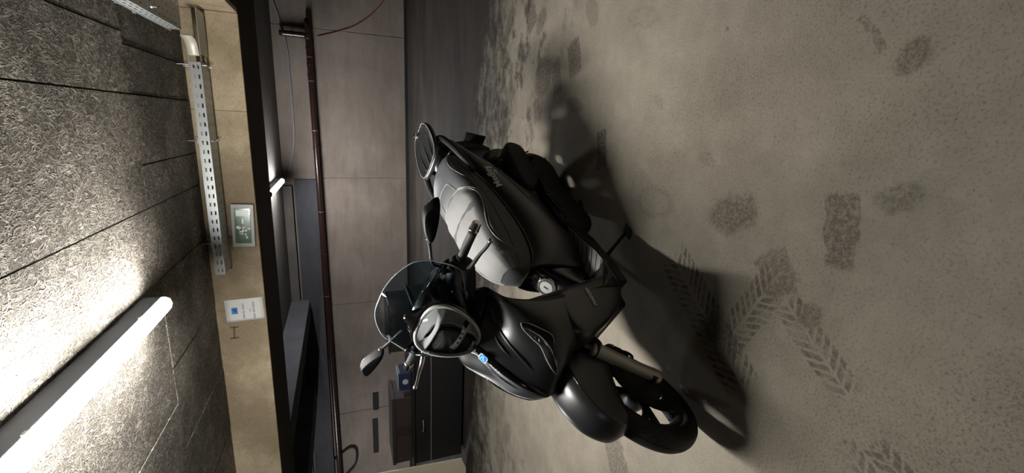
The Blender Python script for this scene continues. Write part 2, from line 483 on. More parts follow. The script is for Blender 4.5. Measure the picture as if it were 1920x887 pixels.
tag(MB().box((XL, WALL_Y - 0.10, 1.80), (-1.19, WALL_Y + 0.05, 2.20)).build('trim_1', M_band, bevel=0.006), kind='structure')
tag(MB().box((XL, WALL_Y - 0.20, 2.24), (-1.30, WALL_Y + 0.05, 2.40)).build('trim_2', M_fceil, bevel=0.006), kind='structure')
# depth-running downstand beams of the far bay
for nm, x0, x1, z in (('beam_far', -4.05, -3.65, 2.06), ('beam_far_left', -6.1, -5.6, 2.06)):
    tag(MB().box((x0, BEAM_Y2, z), (x1, WALL_Y - 0.2, CEIL + 0.05)).build(nm, M_band, bevel=0.01), kind='structure')

# ---- strip lights
M_tube = mat('lit_diffuser', (1, 1, 1, 1), 0.4, emit=(1.0, 0.985, 0.95, 1), estr=LAMP_POWER)
M_tube2 = mat('lit_diffuser_far', (1, 1, 1, 1), 0.4, emit=(0.97, 0.98, 1.0, 1), estr=FAR_LAMP_POWER)
M_tube3 = mat('dim_diffuser', (1, 1, 1, 1), 0.4, emit=(0.97, 0.98, 1.0, 1), estr=BACK_LAMP_POWER)
M_lbody = mat('grey_lamp_housing', srgb(92, 98, 108), 0.5)
M_clip = mat('steel_clip', srgb(170, 170, 170), 0.35, 0.9)
def strip_light(x, y0, y1, label, m_t):
    r = empty('strip_light', (x, y0, CEIL))
    h = 0.034
    MB().box((-h - 0.007, 0, -0.095), (h + 0.007, y1 - y0, -0.0)).build('housing', M_lbody, r, bevel=0.006)
    prof = [(-h - 0.004, -0.094), (-h - 0.004, -0.112), (-h * 0.8, -0.132), (0, -0.14), (h * 0.8, -0.132), (h + 0.004, -0.112), (h + 0.004, -0.094)]
    V, Fc = prism(prof, 0.012, y1 - y0 - 0.012)
    mesh_obj('diffuser', V, Fc, m_t, r, smooth=False)
    for yy in (0.004, y1 - y0 - 0.012):
        V, Fc = prism([(a * 1.04, b) for a, b in prof] + [(h, -0.06), (-h, -0.06)][::-1], yy, yy + 0.008)
        mesh_obj('end_cap', V, Fc, M_lbody, r)
    for t in (0.2, 0.8):
        MB().box((-h - 0.012, (y1 - y0) * t - 0.012, -0.098), (h + 0.012, (y1 - y0) * t + 0.012, -0.086)).build('clip', M_clip, r, bevel=0.002)
    return tag(r, label, 'light', 'ceiling strip lights')
strip_light(-1.052, 1.36, 2.86, 'long glowing strip light close overhead on the rough fibre ceiling', M_tube)
strip_light(-1.09, 7.05, 8.55, 'small distant strip light glowing beyond the beam', M_tube2)
strip_light(-8.6, 6.2, 7.7, 'added strip light out of view at far left, brightening the back wall', M_tube2)  # added unseen lamp, lifts the dark left end of the back wall
strip_light(-1.07, -4.3, -2.8, 'dim strip light on the ceiling behind the viewpoint', M_tube3)

# ---- perforated cable tray
M_zinc = mat('galvanised_steel', srgb(176, 180, 180), 0.42, 0.55, var=0.12, vscale=9)
def perforated(L, rows, pitch=0.067, slot=0.030, along='x'):
    """flat strip in (s, t) with slots; rows = [(t0, t1)] slot bands, returns quads"""
    ts = [0]; holes = []
    for t0, t1, tt in rows: ts += [t0, t1]
    ts.append(rows[0][2])
    n = int(L / pitch); quads = []
    for i in range(n):
        for j in range(len(ts) - 1):
            s0 = i * pitch
            if j % 2 == 1:
                quads.append((s0, s0 + (pitch - slot) / 2, ts[j], ts[j + 1])); quads.append((s0 + (pitch + slot) / 2, s0 + pitch, ts[j], ts[j + 1]))
            else:
                quads += [(s0, s0 + (pitch - slot) / 2, ts[j], ts[j + 1]), (s0 + (pitch - slot) / 2, s0 + (pitch + slot) / 2, ts[j], ts[j + 1]), (s0 + (pitch + slot) / 2, s0 + pitch, ts[j], ts[j + 1])]
    return quads
def strip(L, rows, P):
    V = []; Fc = []; idx = {}
    def vid(s, t):
        k = (round(s, 5), round(t, 5))
        if k not in idx: idx[k] = len(V); V.append(P(s, t))
        return idx[k]
    for s0, s1, t0, t1 in perforated(L, rows):
        Fc.append((vid(s0, t0), vid(s1, t0), vid(s1, t1), vid(s0, t1)))
    return V, Fc
def cable_tray(name, L, loc, rz, label):
    r = empty(name, loc, (0, 0, rz))
    side = [(0.012, 0.023, 0.066), (0.040, 0.051, 0.066)]
    bot = [(0.02, 0.028, 0.21), (0.062, 0.070, 0.21), (0.104, 0.112, 0.21), (0.146, 0.154, 0.21), (0.184, 0.192, 0.21)]
    for nm, rows, P in (('side_rail', side, lambda s, t: (s, 0, t)), ('side_rail', side, lambda s, t: (s, 0.21, t)), ('perforated_base', bot, lambda s, t: (s, t, 0))):
        V, Fc = strip(L, rows, P)
        mesh_obj(nm, V, Fc, M_zinc, r, solid=0.0015)
    for nm, y in (('rim', 0.0), ('rim', 0.21)):
        MB().box((0, y - 0.006, 0.064), (L, y + 0.006, 0.07)).build(nm, M_zinc, r)
    for k in range(int(L / 0.8) + 1):
        x = min(0.25 + 0.8 * k, L - 0.05)
        MB().box((x - 0.015, -0.012, 0.07), (x + 0.015, 0.222, 0.076)).build('hanger', M_zinc, r)
        for y in (0.03, 0.18):
            V, Fc = tube([(x, y, -0.03), (x, y, CEIL - loc[2])], 0.004, 8, 1); mesh_obj('threaded_rod', V, Fc, M_clip, r)
            V, Fc = lathe([(0.0, 0), (0.009, 0), (0.009, 0.007), (0.0, 0.007)], 'Z', (x, y, -0.012), 6, False); mesh_obj('nut', V, Fc, M_clip, r)
    return tag(r, label, 'cable tray')
TZ = 2.245
cable_tray('cable_tray', 1.64, (0.38 - 1.64, 3.975, TZ), 0, 'perforated galvanised cable tray hung along the tan beam above the exit sign')
cable_tray('cable_tray', 5.6, (0.712, -1.95, TZ), math.pi / 2, 'perforated steel cable tray running overhead along the right beam to the corner')
r = empty('cable_tray_corner', (0.45, 3.93, TZ))
MB().box((-0.045, 0.05, -0.006), (0.262, 0.25, -0.002)).build('corner_base', M_zinc, r, bevel=0.001)
V, Fc = grid([[(-0.06, 0.04, z), (0.0, 0.02, z), (0.035, -0.02, z), (0.05, -0.10, z)] for z in (0.0, 0.035, 0.07)], 1, 5)
mesh_obj('curved_side', V, Fc, mat('pale_bent_sheet', srgb(206, 202, 188), 0.5, 0.3), r, smooth=True, solid=0.002)
tag(r, 'pale bent corner piece joining the two cable trays', 'cable tray corner')

# ---- exit sign on the beam
M_frame = mat('sign_frame_grey', srgb(172, 172, 166), 0.45)
M_green = mat('sign_green', srgb(34, 92, 62), 0.22, coat=0.4)
M_white = mat('sign_white', srgb(222, 228, 220), 0.35)
r = empty('exit_sign', (-0.908, BEAM_Y, 2.125), (0, math.radians(2.2), 0))
MB().box((-0.183, -0.030, -0.084), (0.183, 0.002, 0.084)).build('frame', M_frame, r, bevel=0.006)
MB().box((-0.150, -0.034, -0.058), (0.150, -0.029, 0.058)).build('panel', M_green, r, bevel=0.002)
MB().box((0.085, -0.0365, -0.046), (0.133, -0.0335, 0.046)).build('door_pictogram', M_white, r)
mb = MB()                                     # arrow bar and running figure
mb.box((0.020, -0.0365, -0.008), (0.062, -0.0335, 0.006))
def limb(mb, P, w):
    for a, b in zip(P[:-1], P[1:]):
        a = np.array(a); b = np.array(b); d = b - a; d = d / np.linalg.norm(d); nn = np.array([-d[1], d[0]]) * w / 2
        q = [a - d * w * .3 + nn, b + d * w * .3 + nn, b + d * w * .3 - nn, a - d * w * .3 - nn]
        mb.add([(x, -0.0365, z) for x, z in q] + [(x, -0.0335, z) for x, z in q], [(0, 1, 2, 3), (7, 6, 5, 4), (0, 1, 5, 4), (1, 2, 6, 5), (2, 3, 7, 6), (3, 0, 4, 7)])
limb(mb, [(-0.022, 0.020), (-0.055, -0.010)], 0.022)                      # trunk
limb(mb, [(-0.055, -0.010), (-0.082, -0.022), (-0.104, -0.028)], 0.014)   # trailing leg
limb(mb, [(-0.050, -0.014), (-0.026, -0.030), (-0.022, -0.050)], 0.014)   # leading leg
limb(mb, [(-0.026, 0.014), (-0.060, 0.024), (-0.070, 0.006)], 0.010)      # rear arm
limb(mb, [(-0.030, 0.008), (-0.008, -0.012)], 0.010)                      # front arm
mb.build('running_figure', M_white, r)
V, Fc = lathe([(0, -0.0365), (0.013, -0.0365), (0.013, -0.0335), (0, -0.0335)], 'Y', (-0.012, 0, 0.036), 20, False); mesh_obj('figure_head', V, Fc, M_white, r)
tag(r, 'green emergency exit sign with running figure in grey frame on the beam', 'sign')

# ---- paper notice
M_paper = mat('white_paper', srgb(214, 214, 210), 0.7)
M_ink = mat('grey_ink', srgb(120, 124, 132), 0.8)
M_blue = mat('blue_print', srgb(70, 130, 180), 0.6)
r = empty('paper_notice', (-1.668, BEAM_Y - 0.001, 2.183), (0, math.radians(-1.5), 0))
V, Fc = grid([[(-0.103, -0.004, z), (0, -0.002 - 0.003 * abs(z), z), (0.103, -0.004, z)] for z in (-0.147, 0.0, 0.147)], 3, 4)
mesh_obj('sheet', V, Fc, M_paper, r, smooth=True, solid=0.0008)
MB().box((-0.03, -0.0060, 0.055), (0.03, -0.0048, 0.10)).build('logo', M_blue, r)
V, Fc = prism([(-0.018, 0.066), (0.0, 0.060), (0.02, 0.072), (0.012, 0.094), (-0.004, 0.082)], -0.0070, -0.0058); mesh_obj('logo_mark', V, Fc, mat('blue_deep', srgb(36, 90, 150), 0.6), r)
for row, z, h, words in ((0, 0.012, 0.016, (0.05, 0.03, 0.06)), (1, -0.04, 0.008, (0.045,)), (2, -0.068, 0.018, (0.055, 0.04, 0.06))):
    tot = sum(words) + 0.01 * (len(words) - 1); x = -tot / 2
    mb = MB()
    for wd in words:
        for q in range(int(wd / 0.012)):
            mb.box((x + q * 0.012, -0.0060, z - h / 2), (x + q * 0.012 + 0.0065, -0.0048, z - h / 2 + h * rng.uniform(0.6, 1.0)))
        x += wd + 0.002
    mb.build('printed_line', M_ink, r)
tag(r, 'white paper notice with small blue logo taped to the tan beam', 'notice')
# pencilled H on the cladding
M_mark = mat('grey_marker', srgb(96, 84, 72), 0.9)
mb = MB()
for a, b in (((-1.825, 2.31), (-1.825, 2.245)), ((-1.93, 2.32), (-1.925, 2.25)), ((-1.825, 2.28), (-1.93, 2.285))):
    a = np.array(a); b = np.array(b); d = (b - a) / np.linalg.norm(b - a); nn = np.array([-d[1], d[0]]) * 0.007
    q = [a + nn, b + nn, b - nn, a - nn]
    mb.add([(x, BEAM_Y - 0.0015, z) for x, z in q] + [(x, BEAM_Y + 0.001, z) for x, z in q], [(0, 1, 2, 3), (7, 6, 5, 4), (0, 1, 5, 4), (1, 2, 6, 5), (2, 3, 7, 6), (3, 0, 4, 7)])
tag(mb.build('letter_mark', M_mark), 'hand drawn grey letter H on the beam left of the paper notice', 'marking')

# ---- drain pipe, cables
M_pipe = mat('brown_drain_pipe', srgb(42, 25, 21), 0.28, var=0.25, vscale=5)
r = empty('drain_pipe', (1.37, WALL_Y - 0.12, 1.79))
slope = (1.69 - 1.79) / (-8.08 - 1.37)
V, Fc = tube([(0.07, 0, 0.47), (0.07, 0, 0.12), (0.055, 0, 0.035), (0.0, 0, 0.0), (-0.12, 0, -0.12 * slope), (-6.0, 0, -6 * slope), (XL + 0.2 - 1.37, 0, (XL + 0.2 - 1.37) * slope)],
             [0.05] * 7, 20, 6)
mesh_obj('pipe_run', V, Fc, M_pipe, r, smooth=True)
def collar(x, z, ax, r_=0.058, w=0.05):
    return lathe([(0.04, -w / 2), (r_, -w / 2), (r_, w / 2), (0.04, w / 2)], ax, (x, 0, z), 20)
for x, z, ax in ((0.07, 0.26, 'Z'), (0.07, 0.12, 'Z'), (-0.14, -0.14 * slope, 'X'), (-0.42, -0.42 * slope, 'X'), (-0.62, -.62 * slope, 'X'), (-1.95, -1.95 * slope, 'X'), (-4.1, -4.1 * slope, 'X'), (-6.4, -6.4 * slope, 'X')):
    V, Fc = collar(x, z, ax); mesh_obj('socket', V, Fc, M_pipe, r, smooth=False, bevel=0.004)
for x in (-0.30, -0.72, -1.62, -3.2, -5.0):
    V, Fc = collar(x, x * slope, 'X', 0.056, 0.016); o = mesh_obj('clamp', V, Fc, M_clip, r)
    V, Fc = tube([(x, 0.03, x * slope), (x, 0.14, x * slope)], 0.008, 8, 1); mesh_obj('wall_stud', V, Fc, M_clip, r)
tag(r, 'glossy dark brown drain pipe running along the concrete back wall', 'pipe')
M_red = mat('red_cable_sheath', srgb(120, 58, 42), 0.5)
M_grey = mat('grey_cable_sheath', srgb(120, 120, 122), 0.5)
V, Fc = tube([(1.46, WALL_Y - 0.012, 1.63), (1.55, WALL_Y - 0.012, 1.36), (1.70, WALL_Y - 0.012, 1.0), (1.93, WALL_Y - 0.012, 0.68), (2.25, WALL_Y - 0.012, 0.41), (2.7, WALL_Y - 0.012, 0.2)], 0.008, 8, 6)
tag(mesh_obj('cable', V, Fc, M_red, smooth=True), 'thin reddish cable sagging down the concrete wall from the pipe elbow', 'cable')
V, Fc = tube([(2.1, WALL_Y - 0.02, 2.38), (1.72, WALL_Y - 0.02, 2.26), (1.2, WALL_Y - 0.02, 2.16), (0.83, WALL_Y - 0.02, 2.15), (0.2, WALL_Y - 0.02, 2.14), (-0.5, WALL_Y - 0.02, 2.16), (-1.12, WALL_Y - 0.02, 2.3)], 0.016, 8, 6)
tag(mesh_obj('cable', V, Fc, M_grey, smooth=True), 'grey cable looped along the top of the back wall above the pipe', 'cable')

# ---- slots in the wall, wall squiggle, string
M_black = mat('black_void', srgb(16, 16, 18), 0.9)
for k, (x0, x1, z0, z1, lb) in enumerate(((-6.62, -6.20, 0.775, 0.875, 'short black slot in the concrete wall, uppermost and nearest the scooter'),
                                        (-6.98, -6.06, 0.40, 0.48, 'long black slot lowest in the concrete wall above the dark cabinet'),
                                        (-7.80, -6.90, 0.81, 0.90, 'long black slot in the wall farthest from the scooter'))):
    r = empty('wall_slot', ((x0 + x1) / 2, WALL_Y, (z0 + z1) / 2)); w = (x1 - x0) / 2; h = (z1 - z0) / 2
    MB().box((-w, -0.012, -h), (w, 0.05, h)).build('recess', M_black, r)
    mb = MB()
    for a, b in (((-w - .015, -h - .012), (w + .015, -h)), ((-w - .015, h), (w + .015, h + .012)), ((-w - .015, -h), (-w, h)), ((w, -h), (w + .015, h))):
        mb.box((a[0], -0.018, a[1]), (b[0], 0.02, b[1]))
    mb.build('surround', M_black, r)
    tag(r, lb, 'wall slot', 'black wall slots')
V, Fc = tube([(-7.8, WALL_Y - 0.035, 1.85), (-7.62, WALL_Y - 0.035, 1.62), (-7.5, WALL_Y - 0.035, 1.42), (-7.62, WALL_Y - 0.035, 1.30), (-8.0, WALL_Y - 0.035, 1.34), (-8.3, WALL_Y - 0.035, 1.6), (-8.6, WALL_Y - 0.035, 1.75)], 0.025, 8, 6)
tag(mesh_obj('hose', V, Fc, M_black, smooth=True), 'black looped hose hanging on the back wall at the far left', 'hose')

# ---- dark storage by the left
M_cab = mat('dark_sheet_steel', srgb(20, 19, 20), 0.55, var=0.3, vscale=4)
M_cab2 = mat('red_brown_board', srgb(42, 31, 28), 0.7, var=0.25, vscale=5)
M_edge = mat('worn_edge', srgb(110, 108, 106), 0.5)
r = empty('storage_chest', (-3.25, 5.12, 0))
MB().box((-0.95, -0.32, 0.03), (1.20, 0.38, 0.62)).build('body', M_cab, r, bevel=0.012)
MB().box((-0.97, -0.335, 0.62), (1.22, 0.395, 0.652)).build('lid', M_cab, r, bevel=0.01)
MB().box((-0.96, -0.331, 0.425), (1.20, -0.318, 0.433)).build('trim_strip', M_edge, r)
for x in (-0.8, 1.05):
    MB().box((x - 0.05, -0.28, 0), (x + 0.05, 0.32, 0.035)).build('foot', M_cab, r, bevel=0.004)
for x in (-0.4, 0.6):
    V, Fc = tube([(x - 0.07, -0.325, 0.53), (x - 0.06, -0.36, 0.53), (x + 0.06, -0.36, 0.53), (x + 0.07, -0.325, 0.53)], 0.007, 8, 3); mesh_obj('handle', V, Fc, M_edge, r, smooth=True)
tag(r, 'long low black chest with a thin pale trim line, standing left of the scooter', 'chest')
r = empty('carton', (-3.72, 5.06, 0.652))
MB().box((-0.46, -0.20, 0.0), (0.46, 0.22, 0.235)).build('box_body', M_cab2, r, bevel=0.006)
MB().box((-0.47, -0.21, 0.20), (0.47, 0.23, 0.242)).build('box_lid', M_cab2, r, bevel=0.004)
MB().box((-0.05, -0.212, 0.02), (0.05, -0.208, 0.2)).build('tape', mat('tape', srgb(46, 36, 31), 0.4), r)
tag(r, 'red-brown carton lying on the black chest', 'carton')
r = empty('blue_case', (-3.05, 4.98, 0.652))
MB().box((-0.12, -0.11, 0.0), (0.12, 0.12, 0.15)).build('case_body', mat('navy_plastic', srgb(30, 38, 62), 0.4), r, bevel=0.012)
V, Fc = lathe([(0.0, -0.006), (0.034, -0.006), (0.034, 0.0), (0.0, 0.0)], 'Y', (0.0, -0.112, 0.075), 24, False); mesh_obj('round_label', V, Fc, mat('label_grey', srgb(150, 154, 164), 0.5), r)
MB().box((-0.11, -0.115, 0.150), (0.11, 0.11, 0.165)).build('case_lid', mat('case_lid', srgb(120, 122, 136), 0.4), r, bevel=0.004)
tag(r, 'small navy blue case with a round pale label on the black chest', 'case')
r = empty('tall_box', (-2.36, 5.12, 0.652))
MB().box((-0.30, -0.22, 0.0), (0.30, 0.25, 0.235)).build('box_body', M_cab, r, bevel=0.01)
MB().box((-0.31, -0.23, 0.235), (0.31, 0.26, 0.255)).build('box_lid', M_cab, r, bevel=0.006)
tag(r, 'black box on the chest seen through the scooter windscreen', 'box')
M_ply = mat('beige_board', srgb(190, 180, 156), 0.7, var=0.12, vscale=8)
V, Fc = prism([(-4.155, 0.06), (-4.30, 0.004), (-5.2, 0.004), (-5.2, 1.2), (-4.20, 1.2)], 0, 0.02)
o = mesh_obj('leaning_board', V, Fc, M_ply, bevel=0.002); o.location = (0, 4.66, 0); o.rotation_euler = (math.radians(-6), 0, 0)
tag(o, 'pale beige board leaning at the left edge in front of the black chest', 'board')
# ================================================================== SCOOTER (local: X forward, Y to its left, Z up, origin at front contact)
SCO = empty('motor_scooter', (-1.07318, 1.30968, 0), (-0.226097, 0, -2.064452))
tag(SCO, 'black motor scooter with smoked windscreen leaning on its side stand on the grey concrete floor', 'scooter')
STEER, RAKE = 0.0866, math.radians(26.5)
_o = Vector((0.09, 0, 0))
MS = Matrix.Translation(_o) @ Matrix.Rotation(STEER, 4, Vector((-math.sin(RAKE), 0, math.cos(RAKE)))) @ Matrix.Translation(-_o)
MSW = Matrix.Translation(Vector((0, -0.034, 0))) @ Matrix.Translation(_o) @ Matrix.Rotation(0.31, 4, Vector((-math.sin(RAKE), 0, math.cos(RAKE)))) @ Matrix.Translation(-_o)
ORG = {}
def part(name, VF, material, parent=SCO, steer=False, org=(0, 0, 0), label=None, **kw):
    """a part with its vertices in scooter coordinates; sub-parts inherit the origin of their part"""
    if parent is not SCO:
        org = ORG.get(parent.name, (0, 0, 0))
    V, Fc = VF
    V = [(v[0] - org[0], v[1] - org[1], v[2] - org[2]) for v in V]
    o = mesh_obj(name, V, Fc, material, parent, **kw)
    if parent is SCO:
        o.matrix_local = (steer if isinstance(steer, Matrix) else MS if steer else Matrix.Identity(4)) @ Matrix.Translation(Vector(org))
    ORG[o.name] = org
    if label: o['label'] = label
    return o
def mir(VF):
    V, Fc = VF
    return [(x, -y, z) for x, y, z in V], [tuple(reversed(f)) for f in Fc]
def join(*vfs):
    mb = MB()
    for V, Fc in vfs: mb.add(V, Fc)
    return mb.V, mb.F

K_satin = mat('satin_black_paint', srgb(20, 21, 23), 0.36, spec=0.9, coat=0.25)
K_satin.node_tree.nodes['Principled BSDF'].inputs['Coat Roughness'].default_value = 0.28
K_gloss = mat('gloss_black', srgb(12, 12, 13), 0.08, spec=0.6, coat=0.6)
K_plast = mat('black_plastic', srgb(20, 20, 21), 0.5, spec=0.4, bump=0.15, bscale=300)
K_mirror = mat('mirror_housing', srgb(16, 16, 17), 0.6, spec=0.12)
K_dark = mat('underbody_black', srgb(12, 12, 12), 0.65)
K_chrome = mat('chrome', srgb(215, 215, 215), 0.10, 1.0)
K_steel = mat('fork_steel', srgb(196, 190, 178), 0.35, 0.45)
K_alloy = mat('grey_alloy', srgb(70, 70, 72), 0.35, 0.7)
K_disc = mat('dark_brake_disc', srgb(52, 50, 48), 0.4, 0.7)
K_lever = mat('polished_alloy', srgb(200, 200, 200), 0.22, 1.0)
K_silver = mat('silver_letters', srgb(228, 226, 222), 0.35, 0.1)
K_seat = mat('seat_vinyl', srgb(62, 63, 65), 0.45, spec=0.5, bump=0.25, bscale=420)
K_insert = mat('light_grey_suede', srgb(96, 95, 93), 0.7, spec=0.4, bump=0.4, bscale=500)
K_pipe = mat('piping_grey', srgb(120, 118, 114), 0.5)
K_mat = mat('grey_rubber', srgb(132, 130, 127), 0.6)
K_rubber = mat('grip_rubber', srgb(34, 33, 32), 0.7, bump=0.6, bscale=250)
K_amber = mat('lens_bulb', srgb(214, 150, 70), 0.3)

def glass(name, tint, ior=1.45, rough=0.02):
    M = bpy.data.materials.new(name); M.use_nodes = True; t = M.node_tree
    out = t.nodes['Material Output']; t.nodes.remove(t.nodes['Principled BSDF'])
    a = t.nodes.new('ShaderNodeBsdfTransparent'); a.inputs[0].default_value = tint
    b = t.nodes.new('ShaderNodeBsdfGlossy'); b.inputs['Roughness'].default_value = rough
    f = t.nodes.new('ShaderNodeFresnel'); f.inputs[0].default_value = ior
    mx = t.nodes.new('ShaderNodeMixShader')
    t.links.new(f.outputs[0], mx.inputs[0]); t.links.new(a.outputs[0], mx.inputs[1]); t.links.new(b.outputs[0], mx.inputs[2]); t.links.new(mx.outputs[0], out.inputs[0])
    return M
K_smoke = glass('smoked_screen', (0.27, 0.36, 0.43, 1), 1.6)
K_clear = glass('clear_lens', (0.96, 0.97, 0.98, 1), 1.35, 0.03)
K_refl = mat('headlight_reflector', srgb(222, 222, 218), 0.25, 0.2, bump=0.6, bscale=55, var=0.25, vscale=70)
K_bar = mat('bright_bar', srgb(215, 215, 212), 0.2, 0.35)
K_trim = mat('lens_rim_grey', srgb(190, 190, 186), 0.25, 0.2)

def tyre_material(R):
    g = NT('tyre_rubber'); g.b.inputs['Roughness'].default_value = 0.62; g.b.inputs['Specular IOR Level'].default_value = 0.35
    tc = g.n('ShaderNodeTexCoord'); s = g.n('ShaderNodeSeparateXYZ'); g.l(tc.outputs['Object'], s.inputs[0])
    ang = g.math('ARCTAN2', s.outputs['Z'], s.outputs['X']); ay = g.math('ABSOLUTE', s.outputs['Y'])
    rad = g.math('SQRT', g.math('ADD', g.math('MULTIPLY', s.outputs['X'], s.outputs['X']), g.math('MULTIPLY', s.outputs['Z'], s.outputs['Z'])))
    ph = g.math('ADD', g.math('MULTIPLY', ang, 24.0), g.math('MULTIPLY', ay, 150.0))
    wv = g.math('ABSOLUTE', g.math('SINE', ph))
    gr = g.math('SUBTRACT', 1, g.ss(wv, 0.10, 0.24))
    gr = g.math('MULTIPLY', gr, g.ss(rad, R - 0.045, R - 0.035))
    cg = g.math('SUBTRACT', 1, g.ss(ay, 0.003, 0.005))
    gr = g.math('MAXIMUM', gr, cg)
    g.l(g.mix(gr, srgb(38, 36, 34), srgb(12, 12, 12)), g.b.inputs['Base Color'])
    g.l(g.bump(g.math('SUBTRACT', 1, gr), 1.0, 0.006), g.b.inputs['Normal'])
    return g.M

def wheel(name, cx, R, rim_r, hw, steer, spokes, phase=0.0):
    c = (cx, 0, R)
    hub = lathe([(0.0, -0.06), (0.036, -0.06), (0.048, -0.03), (0.048, 0.03), (0.036, 0.06), (0.0, 0.06)], 'Y', c, 28, False)
    rim = lathe([(rim_r - 0.006, -hw * 0.72), (rim_r + 0.010, -hw * 0.78), (rim_r + 0.010, -hw * 0.70), (rim_r - 0.012, -hw * 0.5), (rim_r - 0.022, 0), (rim_r - 0.012, hw * 0.5),
                 (rim_r + 0.010, hw * 0.70), (rim_r + 0.010, hw * 0.78), (rim_r - 0.006, hw * 0.72), (rim_r - 0.026, hw * 0.45), (rim_r - 0.034, 0), (rim_r - 0.026, -hw * 0.45)], 'Y', c, 64)
    sp = []
    for k in range(spokes):
        a = phase + 2 * math.pi * k / spokes
        for da in (-0.10, 0.10):
            P = [np.array([cx + 0.026 * math.cos(a), 0.012, R + 0.026 * math.sin(a)]), np.array([cx + rim_r * .55 * math.cos(a + da * .6), 0.016, R + rim_r * .55 * math.sin(a + da * .6)]),
                 np.array([cx + (rim_r - 0.026) * math.cos(a + da * 2), 0.0, R + (rim_r - 0.026) * math.sin(a + da * 2)])]
            sp.append(tube(P, [0.017, 0.014, 0.016], 10, 4))
    w = part(name, join(hub, rim, *sp), K_alloy, SCO, steer, c, smooth=True)
    tr = R - rim_r
    prof = [(rim_r - 0.002, -hw * 0.74), (rim_r + tr * 0.30, -hw * 0.97), (rim_r + tr * 0.55, -hw), (rim_r + tr * 0.80, -hw * 0.82), (rim_r + tr * 0.94, -hw * 0.50), (R - 0.0005, -hw * 0.2), (R, 0),
            (R - 0.0005, hw * 0.2), (rim_r + tr * 0.94, hw * 0.50), (rim_r + tr * 0.80, hw * 0.82), (rim_r + tr * 0.55, hw), (rim_r + tr * 0.30, hw * 0.97), (rim_r - 0.002, hw * 0.74), (rim_r - 0.004, 0)]
    part('tyre', lathe(prof, 'Y', c, 96), tyre_material(R), w, smooth=True)
    return w

# ---- front wheel, brake, fork
FR = 0.264
FX = 0.0
FWH = wheel('front_wheel', FX, FR, 0.192, 0.046, MSW, 5, 0.35)
V, Fc = lathe([(0.085, 0.058), (0.142, 0.058), (0.142, 0.063), (0.085, 0.063)], 'Y', (FX, 0, FR), 56); part('brake_disc', (V, Fc), K_disc, FWH)
mb = MB()
V, Fc = lathe([(0.028, 0.056), (0.082, 0.056), (0.082, 0.061), (0.028, 0.061)], 'Y', (FX, 0, FR), 40); part('disc_carrier', (V, Fc), K_alloy, FWH)
V, Fc = lathe([(0, 0.108), (0.011, 0.108), (0.011, 0.125), (0, 0.125)], 'Y', (FX, 0, FR), 6, False); part('axle_nut', (V, Fc), K_chrome, FWH, label='bright steel axle nut')
for s in (1, -1):
    y = (0.108 if s > 0 else 0.088) * s
    a = np.array([FX - 0.004, y, FR]); d = np.array([-0.52, 0, 1.0]); d /= np.linalg.norm(d)
    p = lambda t: a + d * t
    V, Fc = tube([p(-0.03), p(-0.02), p(0.05), p(0.15), p(0.26), p(0.275)], [0.016, 0.026, 0.025, 0.026, 0.028, 0.024], 20, 4)
    leg = part('fork_leg', (V, Fc), K_steel, SCO, True, smooth=True)
    V, Fc = tube([p(0.26), p(0.52)], 0.017, 16, 1); part('inner_tube', (V, Fc), K_chrome, leg, smooth=True)
    V, Fc = lathe([(0, -0.03 * s), (0.026, -0.03 * s), (0.028, 0.0), (0.026, 0.016 * s), (0, 0.016 * s)], 'Y', tuple(p(0)), 20, False); part('axle_clamp', (V, Fc), K_alloy, leg, smooth=False, bevel=0.003)
    V, Fc = lathe([(0.022, -0.008), (0.030, -0.008), (0.030, 0.008), (0.022, 0.008)], 'Z', tuple(p(0.262)), 20); part('dust_seal', (V, Fc), K_dark, leg)
# caliper behind the left leg
V, Fc = prism([(-0.165, 0.395), (-0.150, 0.430), (-0.118, 0.425), (-0.098, 0.375), (-0.088, 0.335), (-0.108, 0.318), (-0.140, 0.345)], 0.045, 0.105)
cal = part('brake_caliper', (V, Fc), K_dark, SCO, True, bevel=0.008)
for q in ((-0.142, 0.395), (-0.112, 0.345)):
    V, Fc = lathe([(0, 0.104), (0.008, 0.104), (0.008, 0.114), (0, 0.114)], 'Y', (q[0], 0, q[1]), 6, False); part('caliper_bolt', (V, Fc), K_steel, cal)
V, Fc = tube([(-0.13, 0.10, 0.42), (-0.10, 0.125, 0.365), (-0.075, 0.128, 0.345), (-0.06, 0.122, 0.375), (-0.10, 0.11, 0.46), (-0.16, 0.10, 0.58), (-0.2, 0.08, 0.66)], 0.006, 8, 6)
part('brake_hose', (V, Fc), K_dark, SCO, True, smooth=True)

